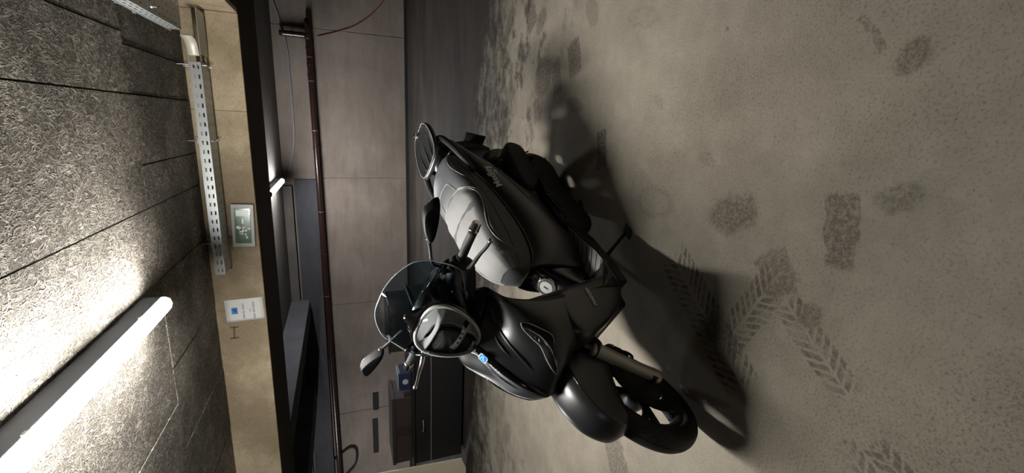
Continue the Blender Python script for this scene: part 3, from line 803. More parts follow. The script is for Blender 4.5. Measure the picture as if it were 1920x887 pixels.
# ---- front mudguard
half = [
 [(0.166, 0, 0.462), (0.162, 0.018, 0.460), (0.158, 0.028, 0.456), (0.156, 0.031, 0.453), (0.153, 0.033, 0.450), (0.150, 0.036, 0.446)],
 [(0.170, 0, 0.506), (0.166, 0.032, 0.505), (0.158, 0.056, 0.500), (0.154, 0.059, 0.495), (0.140, 0.063, 0.480), (0.122, 0.067, 0.462)],
 [(0.130, 0, 0.580), (0.126, 0.038, 0.578), (0.116, 0.063, 0.571), (0.110, 0.066, 0.565), (0.088, 0.072, 0.520), (0.058, 0.078, 0.468)],
 [(0.060, 0, 0.628), (0.057, 0.040, 0.625), (0.044, 0.068, 0.613), (0.038, 0.071, 0.606), (0.008, 0.080, 0.540), (-0.028, 0.087, 0.458)],
 [(-0.02, 0, 0.650), (-0.024, 0.042, 0.646), (-0.036, 0.070, 0.632), (-0.042, 0.074, 0.624), (-0.075, 0.084, 0.540), (-0.11, 0.093, 0.436)],
 [(-0.105, 0, 0.645), (-0.108, 0.042, 0.64), (-0.120, 0.070, 0.624), (-0.126, 0.074, 0.616), (-0.155, 0.084, 0.530), (-0.185, 0.093, 0.424)],
 [(-0.19, 0, 0.610), (-0.192, 0.042, 0.604), (-0.200, 0.066, 0.586), (-0.205, 0.070, 0.578), (-0.216, 0.080, 0.53), (-0.226, 0.088, 0.470)],
 [(-0.27, 0, 0.545), (-0.272, 0.040, 0.54), (-0.276, 0.060, 0.525), (-0.278, 0.064, 0.518), (-0.282, 0.072, 0.475), (-0.285, 0.078, 0.43)],
]
part('front_mudguard', grid(sym(half), 5, 3), K_satin, SCO, True, smooth=True, solid=0.004)
half = [[(0.150, 0, 0.500), (0.140, 0.03, 0.498), (0.115, 0.05, 0.48)], [(0.055, 0, 0.606), (0.04, 0.04, 0.60), (0.0, 0.064, 0.55)], [(-0.10, 0, 0.62), (-0.11, 0.04, 0.61), (-0.14, 0.068, 0.55)],
        [(-0.24, 0, 0.53), (-0.245, 0.04, 0.52), (-0.25, 0.066, 0.47)], [(-0.335, 0, 0.36), (-0.335, 0.04, 0.355), (-0.33, 0.06, 0.34)]]
part('inner_mudguard', grid(sym(half), 4, 3), K_dark, SCO, True, smooth=True, solid=0.004)

# ---- front shield
half = [
 [(-0.232, 0, 0.948), (-0.250, 0.035, 0.940), (-0.292, 0.085, 0.918), (-0.320, 0.130, 0.916), (-0.337, 0.160, 0.922), (-0.352, 0.180, 0.925)],
 [(-0.182, 0, 0.903), (-0.200, 0.038, 0.893), (-0.244, 0.088, 0.872), (-0.262, 0.148, 0.880), (-0.276, 0.188, 0.892), (-0.290, 0.203, 0.890)],
 [(-0.132, 0, 0.863), (-0.146, 0.036, 0.854), (-0.176, 0.084, 0.840), (-0.200, 0.150, 0.838), (-0.238, 0.198, 0.842), (-0.270, 0.210, 0.838)],
 [(-0.077, 0, 0.805), (-0.088, 0.030, 0.799), (-0.106, 0.070, 0.788), (-0.140, 0.145, 0.782), (-0.206, 0.203, 0.782), (-0.270, 0.216, 0.772)],
 [(-0.040, 0, 0.751), (-0.046, 0.022, 0.748), (-0.056, 0.052, 0.744), (-0.096, 0.140, 0.730), (-0.176, 0.207, 0.722), (-0.282, 0.219, 0.702)],
 [(-0.016, 0, 0.694), (-0.020, 0.014, 0.692), (-0.026, 0.034, 0.690), (-0.074, 0.128, 0.676), (-0.165, 0.205, 0.660), (-0.300, 0.221, 0.63)],
 [(-0.026, 0, 0.664), (-0.034, 0.014, 0.660), (-0.046, 0.036, 0.655), (-0.105, 0.125, 0.622), (-0.175, 0.200, 0.590), (-0.325, 0.221, 0.55)],
]
SH = np.array(half)
part('front_shield', grid(sym(half), 6, 5), K_satin, SCO, smooth=True, solid=0.004)
def on_shield(u, v):
    """u row position 0..6, v column position 0..5"""
    R = np.array([cr(SH[:, j], 20) for j in range(6)])          # 6 x N x 3
    N = R.shape[1] - 1
    row = R[:, int(round(min(max(u / 6, 0), 1) * N))]
    c = cr(row, 20); return c[int(round(min(max(v / 5, 0), 1) * (len(c) - 1)))]
# raised side creases flanking the centre tie (ridge line) and the air slits
for s in (1, -1):
    P = [on_shield(u, v) + np.array([0.001, 0, 0.001]) for u, v in ((0.33, 2.9), (0.6, 2.4), (1.0, 2.07), (2.1, 1.97), (3.23, 1.93), (4.9, 1.87))]
    V, Fc = tube(P, [0.003, 0.005, 0.0055, 0.005, 0.004, 0.002], 10, 5)
    part('shield_crease', (V, Fc) if s > 0 else mir((V, Fc)), K_satin, SCO, smooth=True)
    P = [on_shield(u, v) + np.array([0.001, 0, 0.0015]) for u, v in ((0.7, 1.8), (1.23, 1.5), (1.8, 1.47), (2.3, 1.43))]
    V, Fc = tube(P, [0.001, 0.004, 0.005, 0.001], 8, 6)
    part('air_slit', (V, Fc) if s > 0 else mir((V, Fc)), K_dark, SCO, smooth=True)
# glossy centre tie with badge
hw = [0.022, 0.030, 0.033, 0.031, 0.027, 0.021, 0.015, 0.008, 0.003]
us = [0.35, 0.55, 1.0, 1.6, 2.3, 3.1, 3.9, 4.6, 5.0]
rows = []
C0 = cr(SH[:, 0], 20)
for u, w in zip(us, hw):
    c = C0[int(round(u / 6 * (len(C0) - 1)))]
    v = 0.62 if u < 4 else 0.62 - 0.5 * (u - 4)
    e = on_shield(u, v); m_ = on_shield(u, v * 0.6)
    rows.append([(c[0] + 0.0065, 0, c[2] + 0.006), (m_[0] + 0.0055, m_[1], m_[2] + 0.005), (e[0] - 0.001, e[1], e[2] - 0.001)])
TIE = part('horn_cover', grid(sym(rows), 4, 4), K_gloss, SCO, smooth=True, solid=0.003)
c = C0[int(round(0.98 / 6 * (len(C0) - 1)))]; c2 = C0[int(round(1.4 / 6 * (len(C0) - 1)))]
tdir = Vector((c2 - c)).normalized()
nrm = Vector((-tdir[2], 0, tdir[0])).normalized()
if nrm[0] < 0: nrm = -nrm
bp = Vector(c) + nrm * 0.0135
FM = frame(bp, (0, 1, 0), -tdir)                                  # x to scooter left, y up the tie
def badge(pts, h0, h1):
    V, Fc = prism(pts, h0, h1, 'Z'); return [tuple(FM @ Vector(v)) for v in V], Fc
hexo = [(-0.016, 0.012), (-0.010, 0.018), (0.010, 0.018), (0.016, 0.012), (0.016, -0.012), (0.010, -0.018), (-0.010, -0.018), (-0.016, -0.012)]
bo = part('badge', badge(hexo, -0.002, 0.0015), mat('badge_silver', srgb(225, 230, 235), 0.25, 0.3), TIE, label='blue badge with white border')
part('badge', badge([(x * 0.80, y * 0.80) for x, y in hexo], 0.0, 0.0022), mat('badge_blue', srgb(20, 118, 205), 0.25), TIE, label='blue enamel field of the badge')
part('badge', badge([(-0.009, 0.009), (0.005, 0.009), (0.009, 0.005), (0.009, -0.001), (0.004, -0.004), (-0.003, -0.004), (-0.003, -0.010), (-0.007, -0.010), (-0.007, 0.000), (0.003, 0.000), (0.005, 0.002), (0.003, 0.005), (-0.009, 0.005)], 0.0015, 0.0028),
     mat('badge_mark', srgb(150, 205, 240), 0.3), TIE, label='pale mark on the badge')
c = C0[2]
text('lettering', 'PIAGGIO', 0.0135, K_silver, SCO, frame(Vector(C0[int(0.10 / 6 * (len(C0) - 1))]) + nrm * 0.0035, (0, 1, 0), -tdir), bold=0.0002)

# ---- clear indicators let into the shield
def lens_outline(s):
    uvs = [(2.2, 3.36), (2.6, 3.57), (3.27, 3.62), (3.8, 3.6), (4.07, 3.43), (4.5, 2.87), (4.82, 2.57), (4.33, 2.6), (3.87, 2.73), (3.33, 2.98), (2.9, 3.03), (2.37, 3.13)]
    return [np.array([p[0], p[1] * s, p[2]]) for p in (on_shield(u, v) for u, v in uvs)]
for s in (1, -1):
    O = lens_outline(s); ctr = np.mean(O, axis=0); nn = np.array([0.80, 0.45 * s, 0.40]); nn /= np.linalg.norm(nn)
    R0 = [p + nn * -0.012 for p in O]; R1 = [p + nn * 0.003 for p in O]; R2 = [ctr + (p - ctr) * 0.9 + nn * 0.006 for p in O]; R3 = [ctr + (p - ctr) * 0.45 + nn * 0.008 for p in O]
    lens = part('indicator', rings([R0, [p + nn * 0.0015 for p in O], [ctr + (p - ctr) * .93 + nn * -0.001 for p in O], [ctr + (p - ctr) * .5 + nn * -0.004 for p in O]], 2, True, 3), K_refl, SCO, smooth=True)
    part('lens', rings([R1, R2, R3], 3, True, 3), K_clear, lens, smooth=True)
    # inner LED rail and ribs
    mid = [O[0] * .5 + O[11] * .5, (O[1] + O[10]) / 2, (O[2] + O[9]) / 2, (O[3] + O[8]) / 2, (O[4] + O[7]) / 2, (O[5] + O[6]) / 2]
    V, Fc = tube([p + nn * 0.003 for p in mid], [0.002, 0.005, 0.006, 0.006, 0.005, 0.002], 8, 4); part('light_guide', (V, Fc), K_chrome, lens, smooth=True)
    for k in range(1, 11):
        a = O[int(k * 5 / 11)] + (O[int(k * 5 / 11) + 1] - O[int(k * 5 / 11)]) * (k * 5 / 11 % 1); j = 11 - k * 5 / 11
        b = O[int(j)] + (O[min(int(j) + 1, 11)] - O[int(j)]) * (j % 1)
        V, Fc = tube([a * .85 + b * .15 + nn * .002, b * .85 + a * .15 + nn * .002], 0.0018, 6, 1); part('rib', (V, Fc), K_chrome, lens)
    V, Fc = tube(O + O[:1], 0.0028, 8, 4); part('lens_frame', (V, Fc), K_trim, lens, smooth=True)

# ---- leg shield back, wheel-arch side panels, floor
half = [
 [(-0.430, 0, 0.955), (-0.405, 0.09, 0.95), (-0.368, 0.160, 0.935), (-0.352, 0.180, 0.925)],
 [(-0.405, 0, 0.87), (-0.370, 0.10, 0.87), (-0.305, 0.184, 0.872), (-0.280, 0.206, 0.872)],
 [(-0.405, 0, 0.76), (-0.350, 0.11, 0.76), (-0.296, 0.190, 0.762), (-0.270, 0.216, 0.772)],
 [(-0.440, 0, 0.63), (-0.388, 0.12, 0.63), (-0.332, 0.196, 0.632), (-0.300, 0.221, 0.632)],
 [(-0.480, 0, 0.48), (-0.440, 0.12, 0.48), (-0.390, 0.202, 0.48), (-0.34, 0.222, 0.49)],
 [(-0.505, 0, 0.30), (-0.495, 0.12, 0.29), (-0.465, 0.212, 0.29), (-0.37, 0.226, 0.31)],
]
part('leg_shield', grid(sym(half), 5, 4), K_plast, SCO, smooth=True, solid=0.004)
half = [[(-0.232, 0, 0.948), (-0.250, 0.035, 0.942), (-0.292, 0.085, 0.922), (-0.337, 0.160, 0.923)],
        [(-0.33, 0, 0.975), (-0.34, 0.06, 0.972), (-0.36, 0.11, 0.958), (-0.350, 0.168, 0.93)],
        [(-0.430, 0, 0.957), (-0.405, 0.09, 0.952), (-0.375, 0.14, 0.940), (-0.354, 0.178, 0.927)]]
part('shield_top', grid(sym(half), 4, 4), K_plast, SCO, smooth=True, solid=0.004)
out = [(-0.175, 0.66), (-0.125, 0.60), (-0.150, 0.52), (-0.215, 0.42), (-0.290, 0.335), (-0.385, 0.272), (-0.47, 0.235), (-0.56, 0.225), (-0.56, 0.285), (-0.47, 0.305), (-0.425, 0.38), (-0.37, 0.52), (-0.31, 0.65)]
for s in (1, -1):
    V = []; levels = [(0.10, 0.96), (0.165, 1.0), (0.20, 0.985), (0.218, 0.93), (0.224, 0.84)]
    cx, cz = -0.33, 0.40
    R = [[(cx + (x - cx) * k, y * s, cz + (z - cz) * k) for x, z in out] for y, k in levels]
    pnl = part('lower_side_panel', rings(R, 3, True, 3), K_satin, SCO, smooth=True)
text('lettering', 'PIAGGIO', 0.023, K_silver, SCO, frame((-0.297, 0.229, 0.500), (-1, 0, 0.02), (0.02, -0.05, 1)), bold=0.0004)
part('wheel_arch_liner', (lambda b: (b.V, b.F))(MB().box((-0.425, -0.14, 0.20), (-0.345, 0.14, 0.50))), K_dark, SCO, bevel=0.02)
# footboards
for s in (1, -1):
    outl = [(-0.40, 0.08), (-0.40, 0.232), (-0.50, 0.230), (-0.61, 0.213), (-0.72, 0.180), (-0.88, 0.145), (-0.90, 0.08)]
    V, Fc = prism([(x, y * s) for x, y in outl], 0.235, 0.288, 'Z'); fb = part('footboard', (V, Fc), K_plast, SCO, bevel=0.008)
    outm = [(-0.415, 0.09), (-0.415, 0.226), (-0.50, 0.224), (-0.61, 0.207), (-0.72, 0.174), (-0.86, 0.140), (-0.87, 0.09)]
    V, Fc = prism([(x, y * s) for x, y in outm], 0.2875, 0.293, 'Z'); part('rubber_mat', (V, Fc), K_mat, fb, bevel=0.002)
    for k in range(8):
        x = -0.435 - 0.042 * k; xo = x - 0.075; y1 = np.interp(-xo, [0.42, 0.5, 0.61, 0.72, 0.86], [0.222, 0.220, 0.203, 0.170, 0.137])
        V, Fc = tube([(x, 0.10 * s, 0.2925), (x - 0.02, (0.10 * .6 + y1 * .4) * s, 0.2925), (xo, y1 * s, 0.2925)], 0.003, 6, 4); part('mat_rib', (V, Fc), K_dark, fb)
# centre tunnel with fuel cap
def arch(x, hw, zt, zb, n=9, e=0.6):
    P = []
    for k in range(n):
        a = math.pi * k / (n - 1); c_, s_ = math.cos(a), math.sin(a)
        P.append((x, hw * math.copysign(abs(c_) ** e, c_), zb + (zt - zb) * abs(s_) ** e))
    return P
rows = [arch(-0.44, 0.12, 0.335, 0.26), arch(-0.475, 0.115, 0.37, 0.26), arch(-0.51, 0.105, 0.425, 0.26), arch(-0.55, 0.098, 0.468, 0.26), arch(-0.60, 0.094, 0.515, 0.26), arch(-0.66, 0.096, 0.555, 0.26), arch(-0.74, 0.11, 0.57, 0.26), arch(-0.9, 0.13, 0.58, 0.26)]
part('centre_tunnel', grid(rows, 4, 3), K_gloss, SCO, smooth=True, solid=0.004)
cn = Vector((0.72, 0.0, 0.69)).normalized(); cc = Vector((-0.560, 0, 0.474))
FMc = frame(cc, (0, 1, 0), cn.cross(Vector((0, 1, 0))))
def disc(prof, FM_, seg=32):
    V, Fc = lathe(prof, 'Z', (0, 0, 0), seg, False); return [tuple(FM_ @ Vector(v)) for v in V], Fc
cap = part('fuel_cap', disc([(0, -0.03), (0.050, -0.03), (0.050, 0.012), (0.046, 0.017), (0.040, 0.017), (0.038, 0.013), (0, 0.013)], FMc), K_chrome, SCO, smooth=False, bevel=0.002, label='round chrome fuel cap')
part('lock_cover', disc([(0, 0.012), (0.030, 0.012), (0.032, 0.015), (0.030, 0.018), (0, 0.019)], FMc), mat('satin_silver', srgb(205, 203, 198), 0.35, 0.7), cap, smooth=False)
V, Fc = prism([(-0.003, -0.012), (0.003, -0.012), (0.003, 0.012), (-0.003, 0.012)], 0.0185, 0.0205, 'Z'); part('key_slot', ([tuple(FMc @ Vector(v)) for v in V], Fc), K_dark, cap)

# ---- seat
stn = [(-0.578, 0.640, 0.030, 0.606), (-0.600, 0.690, 0.062, 0.585), (-0.640, 0.733, 0.088, 0.574), (-0.70, 0.766, 0.110, 0.578), (-0.78, 0.792, 0.132, 0.598), (-0.88, 0.812, 0.148, 0.632), (-0.98, 0.824, 0.156, 0.666),
       (-1.07, 0.836, 0.157, 0.698), (-1.14, 0.858, 0.152, 0.722), (-1.22, 0.872, 0.146, 0.748), (-1.30, 0.872, 0.134, 0.774), (-1.37, 0.862, 0.112, 0.796), (-1.415, 0.845, 0.075, 0.808), (-1.432, 0.828, 0.035, 0.815)]
def seat_ring(x, zt, hw, zs):
    return [(x, 0, zt + 0.004), (x, hw * .45, zt), (x, hw * .78, zt - 0.010), (x, hw * .96, zt - 0.040 * min(1, (zt - zs) / .1)), (x, hw * 1.0, zs + (zt - zs) * .40), (x, hw * .97, zs + 0.004), (x, hw * .88, zs - 0.004), (x, 0, zs - 0.006),
            (x, -hw * .88, zs - 0.004), (x, -hw * .97, zs + 0.004), (x, -hw * 1.0, zs + (zt - zs) * .40), (x, -hw * .96, zt - 0.040 * min(1, (zt - zs) / .1)), (x, -hw * .78, zt - 0.010), (x, -hw * .45, zt)]
SR = [seat_ring(*s) for s in stn]
SEAT = part('seat', rings(SR, 4, True, 3), K_seat, SCO, smooth=True)
SRf = np.array([cr(np.array(SR)[:, j], 12) for j in range(14)]).transpose(1, 0, 2)
def on_seat(x, w, lift=0.002):
    """w: -1..1 over the top of the seat; 1 = upper side, follows the ring"""
    i = int(np.argmin(abs(SRf[:, 0, 0] - x))); ring = SRf[i]
    top = np.array([ring[3 + 8], ring[12], ring[13], ring[0], ring[1], ring[2], ring[3], ring[4]])
    ww = np.array([-0.96, -0.78, -0.45, 0, 0.45, 0.78, 0.96, 1.25])
    p = np.array([np.interp(w, ww, top[:, k]) for k in range(3)])
    return p + np.array([0, 0.3 * np.sign(w) * lift * (abs(w) > .8), lift])
# light rider panel: boundary width by station
bx = [-0.600, -0.63, -0.66, -0.70, -0.73, -0.79, -0.855, -0.93, -0.995, -1.035, -1.075, -1.090, -1.096]
bw = [1.22, 1.24, 1.20, 1.05, 0.94, 0.89, 0.94, 1.02, 1.02, 0.90, 0.66, 0.45, 0.12]
rows = []
for x, w in zip(cr(np.array(bx).reshape(-1, 1), 4)[:, 0], cr(np.array(bw).reshape(-1, 1), 4)[:, 0]):
    rows.append([on_seat(x, w * k, 0.0045 - 0.003 * abs(k) ** 4 + (0.012 * math.exp(-((x + 1.03) / 0.045) ** 2) - 0.006 * math.exp(-((x + 0.955 - 0.02 * abs(k)) / 0.02) ** 2)) * max(0, 1 - k ** 4)) for k in (-1, -0.8, -0.6, -0.4, -0.2, 0, 0.2, 0.4, 0.6, 0.8, 1)])
part('rider_panel', grid(rows, 1, 3), K_insert, SEAT, smooth=True, label='light grey padded rider panel')
for s in (1, -1):
    for dw, r_ in ((0.0, 0.0028), (0.06, 0.0022)):
        V, Fc = tube([on_seat(x, (w + dw) * s, 0.003) for x, w in zip(bx, bw)], r_, 8, 3); part('piping', (V, Fc), K_pipe, SEAT, smooth=True)
    V, Fc = tube([on_seat(x, w * s, 0.0015) for x, w in ((-1.10, 1.22), (-1.145, 0.94), (-1.23, 0.82), (-1.30, 0.80), (-1.345, 0.86), (-1.38, 1.0))], 0.002, 8, 5); part('seam', (V, Fc), K_pipe, SEAT, smooth=True)
    V, Fc = tube([on_seat(x, 1.2 * s, 0.001) for x in (-1.40, -1.3, -1.2, -1.05, -0.9, -0.78, -0.70, -0.64)], 0.002, 8, 4); part('seam', (V, Fc), K_dark, SEAT, smooth=True)

V, Fc = tube([on_seat(x, w, 0.002) for x, w in ((-1.09, 0.50), (-1.13, 0.46), (-1.172, 0.34), (-1.18, 0.0), (-1.172, -0.34), (-1.13, -0.46), (-1.09, -0.50))], 0.002, 8, 5); part('seam', (V, Fc), K_pipe, SEAT, smooth=True)

# ---- body sides and tail
cols = [  # x, y/z pairs from seat edge down
 (-0.600, [(0.070, 0.582), (0.085, 0.520), (0.090, 0.44), (0.095, 0.34), (0.100, 0.265)]),
 (-0.660, [(0.100, 0.574), (0.125, 0.520), (0.138, 0.44), (0.125, 0.36), (0.105, 0.290)]),
 (-0.760, [(0.128, 0.592), (0.156, 0.540), (0.174, 0.47), (0.170, 0.39), (0.132, 0.300)]),
 (-0.880, [(0.146, 0.632), (0.174, 0.590), (0.192, 0.53), (0.190, 0.45), (0.150, 0.365)]),
 (-1.000, [(0.154, 0.674), (0.180, 0.640), (0.196, 0.585), (0.200, 0.52), (0.185, 0.455)]),
 (-1.150, [(0.150, 0.724), (0.174, 0.695), (0.188, 0.645), (0.188, 0.585), (0.165, 0.525)]),
 (-1.300, [(0.134, 0.774), (0.156, 0.750), (0.168, 0.705), (0.162, 0.650), (0.135, 0.590)]),
 (-1.430, [(0.100, 0.812), (0.124, 0.792), (0.136, 0.752), (0.128, 0.700), (0.100, 0.645)]),
 (-1.560, [(0.062, 0.828), (0.082, 0.812), (0.092, 0.780), (0.085, 0.735), (0.060, 0.690)]),
 (-1.655, [(0.014, 0.822), (0.020, 0.812), (0.024, 0.790), (0.022, 0.755), (0.012, 0.725)]),
]
for s in (1, -1):
    rows = [[(x, y * s, z) for y, z in c] for x, c in cols]
    sp_ = part('side_panel', grid(rows, 5, 4), K_satin, SCO, smooth=True, solid=0.004)
    P = [(x, (y[2][0] * .5 + y[3][0] * .5 + 0.003) * s, (y[2][1] + y[3][1]) / 2) for x, y in cols[2:9]]
    V, Fc = tube(P, [0.001, 0.003, 0.004, 0.004, 0.004, 0.003, 0.001], 8, 4); part('panel_crease', (V, Fc), K_satin, sp_, smooth=True)
text('lettering', 'Medley', 0.052, K_silver, SCO, frame((-1.112, 0.1905, 0.682), (-1, 0.09, 0.345), (0.36, -0.42, 1)), bold=0.0008)
text('lettering', '125', 0.024, K_silver, SCO, frame((-1.155, 0.1945, 0.652), (-1, 0.09, 0.345), (0.30, -0.2, 1)), bold=0.0003)
# tail top deck, lamp
half = [[(-1.42, 0, 0.822), (-1.42, 0.06, 0.82), (-1.42, 0.104, 0.812)], [(-1.54, 0, 0.835), (-1.54, 0.04, 0.833), (-1.54, 0.068, 0.826)], [(-1.655, 0, 0.825), (-1.655, 0.008, 0.824), (-1.655, 0.014, 0.822)]]
part('tail_deck', grid(sym(half), 4, 3), K_satin, SCO, smooth=True, solid=0.004)
V, Fc = grid(sym([[(-1.668, 0, 0.80), (-1.655, 0.03, 0.80), (-1.60, 0.075, 0.795)], [(-1.675, 0, 0.765), (-1.66, 0.03, 0.765), (-1.60, 0.08, 0.762)], [(-1.66, 0, 0.728), (-1.645, 0.03, 0.728), (-1.59, 0.07, 0.725)]]), 3, 4)
part('tail_light', (V, Fc), mat('red_lens', srgb(120, 12, 12), 0.15, coat=0.5), SCO, smooth=True, solid=0.006)
# grab rail and luggage plate
V, Fc = tube([(-1.18, 0.160, 0.752), (-1.27, 0.170, 0.800), (-1.40, 0.160, 0.845), (-1.52, 0.115, 0.866), (-1.60, 0.0, 0.872), (-1.52, -0.115, 0.866), (-1.40, -0.160, 0.845), (-1.27, -0.170, 0.800), (-1.18, -0.160, 0.752)],
             [0.012, 0.016, 0.018, 0.018, 0.018, 0.018, 0.018, 0.016, 0.012], 14, 6)
part('grab_rail', (V, Fc), K_plast, SCO, smooth=True)
plate = [(-1.765, 0.03), (-1.755, 0.07), (-1.66, 0.110), (-1.52, 0.122), (-1.42, 0.105), (-1.385, 0.05), (-1.385, -0.05), (-1.42, -0.105), (-1.52, -0.122), (-1.66, -0.110), (-1.755, -0.07), (-1.765, -0.03)]
def tilt(x): return 0.888 + (-1.40 - x) * 0.03
def pring(k, dz): return [(-1.56 + (x + 1.56) * k, y * k, tilt(x) + dz) for x, y in plate]
LP = part('luggage_plate', rings([pring(0.80, -0.014), pring(1.0, -0.008), pring(1.0, 0.010), pring(0.93, 0.016), pring(0.86, 0.010), pring(0.4, 0.010)], 1, True, 3), K_satin, SCO, smooth=True)
V, Fc = tube([p for p in crc(np.array(pring(0.95, 0.0165)), 4)] + [pring(0.95, 0.0165)[0]], 0.0025, 6, 1); part('plate_rim', (V, Fc), K_pipe, LP, smooth=True)
V, Fc = lathe([(0, 0), (0.013, 0), (0.013, 0.022), (0.009, 0.027), (0, 0.027)], 'Z', (-1.745, -0.02, 0.912), 8, False); part('bolt', (V, Fc), K_chrome, LP, label='bright bolt at the rear of the plate')
for y in (-0.05, 0.0, 0.05):
    V, Fc = tube([(-1.70, y, tilt(-1.7) + 0.0105), (-1.56, y * 1.25, tilt(-1.56) + 0.0105), (-1.43, y, tilt(-1.43) + 0.0105)], 0.003, 6, 4); part('plate_rib', (V, Fc), K_satin, LP, smooth=True)
for y in (-0.07, 0.07):
    V, Fc = tube([(-1.44, y, 0.815), (-1.46, y, 0.885)], 0.012, 10, 1); part('plate_mount', (V, Fc), K_dark, LP)
    V, Fc = tube([(-1.60, y * .5, 0.825), (-1.62, y * .6, 0.89)], 0.012, 10, 1); part('plate_mount', (V, Fc), K_dark, LP)

# ---- rear wheel, engine, exhaust, number plate holder
RX, RR = -1.425, 0.262
RW = wheel('rear_wheel', RX, RR, 0.178, 0.056, False, 5, 0.1)
half = [[(-1.16, 0, 0.50), (-1.16, 0.05, 0.495), (-1.16, 0.075, 0.47)], [(-1.29, 0, 0.565), (-1.29, 0.05, 0.56), (-1.29, 0.075, 0.52)], [(-1.43, 0, 0.580), (-1.43, 0.05, 0.575), (-1.43, 0.078, 0.535)], [(-1.56, 0, 0.555), (-1.56, 0.05, 0.55), (-1.55, 0.078, 0.51)],
        [(-1.665, 0, 0.470), (-1.662, 0.05, 0.465), (-1.64, 0.074, 0.44)], [(-1.715, 0, 0.37), (-1.712, 0.045, 0.368), (-1.69, 0.064, 0.36)]]
part('rear_mudguard', grid(sym(half), 4, 3), K_plast, SCO, smooth=True, solid=0.004)
V, Fc = prism([(-1.60, 0.72), (-1.66, 0.73), (-1.735, 0.60), (-1.725, 0.52), (-1.70, 0.46), (-1.67, 0.47), (-1.66, 0.58)], -0.045, 0.045); part('plate_arm', (V, Fc), K_dark, SCO, bevel=0.01)
V, Fc = prism([(-0.09, 0.50), (-0.085, 0.635), (0.085, 0.635), (0.09, 0.50)], -1.752, -1.738, 'X'); part('number_plate_holder', (V, Fc), K_dark, SCO, bevel=0.004)
# engine and belt cover on the left
out = [(-0.86, 0.30), (-0.83, 0.22), (-0.87, 0.14), (-0.96, 0.115), (-1.10, 0.155), (-1.30, 0.165), (-1.44, 0.160), (-1.53, 0.205), (-1.54, 0.29), (-1.48, 0.36), (-1.36, 0.37), (-1.2, 0.345), (-1.02, 0.37), (-0.92, 0.36)]
cx, cz = -1.17, 0.25
R = [[(cx + (x - cx) * k, y, cz + (z - cz) * k) for x, z in out] for y, k in ((0.062, 0.95), (0.11, 1.0), (0.150, 0.985), (0.166, 0.93), (0.170, 0.82))]
BC = part('belt_cover', rings(R, 3, True, 3), K_dark, SCO, smooth=True)
for x, z in ((-0.90, 0.16), (-0.9, 0.31), (-1.1, 0.33), (-1.3, 0.345), (-1.48, 0.32), (-1.48, 0.2), (-1.28, 0.185), (-1.08, 0.175)):
    V, Fc = lathe([(0, 0.14), (0.009, 0.14), (0.009, 0.174), (0, 0.174)], 'Y', (x, 0, z), 8, False); part('cover_bolt', (V, Fc), K_alloy, BC)
out = [(-1.12, 0.40), (-1.08, 0.46), (-1.12, 0.505), (-1.30, 0.51), (-1.46, 0.50), (-1.535, 0.46), (-1.545, 0.40), (-1.50, 0.365), (-1.34, 0.372), (-1.2, 0.375)]
cx, cz = -1.32, 0.44
R = [[(cx + (x - cx) * k, y, cz + (z - cz) * k) for x, z in out] for y, k in ((0.095, 0.95), (0.13, 1.0), (0.180, 0.98), (0.200, 0.90), (0.205, 0.7))]
AB = part('air_box', rings(R, 3, True, 3), K_dark, SCO, smooth=True)
V, Fc = tube([(-1.08, 0.15, 0.44), (-1.0, 0.13, 0.46), (-0.95, 0.10, 0.50)], 0.032, 12, 5); part('air_duct', (V, Fc), K_dark, AB, smooth=True)
part('engine_block', rings([[(-0.84, y, z) for y, z in ((-0.12, 0.20), (0.08, 0.20), (0.08, 0.40), (-0.12, 0.40))], [(-1.0, y, z) for y, z in ((-0.15, 0.16), (0.1, 0.16), (0.1, 0.46), (-0.15, 0.46))], [(-1.2, y, z) for y, z in ((-0.14, 0.2), (0.085, 0.2), (0.085, 0.46), (-0.14, 0.46))]], 2, True, 4), K_dark, SCO, smooth=True)
for s in (1, -1):
    sb = part('shock_absorber', tube([(-1.44, 0.185 * s if s > 0 else -0.11, 0.31), (-1.36, 0.115 * s, 0.64)], 0.014, 12, 1), K_alloy, SCO, smooth=True)
    P = [(-1.44 + 0.07 * t + 0.026 * math.cos(t * 40), (0.185 if s > 0 else -0.11) * (1 - t) + 0.115 * s * t + 0.026 * math.sin(t * 40) * s, 0.34 + 0.27 * t) for t in np.linspace(0.05, 0.95, 60)]
    V, Fc = tube(P, 0.005, 6, 1); part('spring', (V, Fc), K_dark, sb, smooth=True)
    # folded passenger foot peg
    V, Fc = prism([(-1.03, 0.375), (-0.90, 0.345), (-0.885, 0.365), (-1.02, 0.400)], 0.185 * s, 0.212 * s); pg = part('passenger_peg', (V, Fc), K_alloy, SCO, bevel=0.005)
    V, Fc = prism([(-1.01, 0.372), (-0.91, 0.350), (-0.90, 0.362), (-1.00, 0.388)], 0.211 * s, 0.220 * s); part('peg_rubber', (V, Fc), K_dark, pg, bevel=0.003)
ex = part('exhaust', rings([[(x, -0.165 + w * math.cos(a), 0.28 + (x + 1.0) * -0.16 + h * math.sin(a)) for a in np.linspace(0, 2 * math.pi, 12, endpoint=False)] for x, w, h in ((-1.02, 0.03, 0.03), (-1.10, 0.045, 0.06), (-1.3, 0.055, 0.075), (-1.55, 0.055, 0.075), (-1.62, 0.045, 0.06), (-1.64, 0.03, 0.04))], 3, True, 2), K_dark, SCO, smooth=True)
V, Fc = tube([(-0.92, -0.06, 0.22), (-0.95, -0.13, 0.17), (-1.0, -0.165, 0.22), (-1.06, -0.165, 0.28)], 0.018, 12, 5); part('exhaust_pipe', (V, Fc), K_steel, ex, smooth=True)
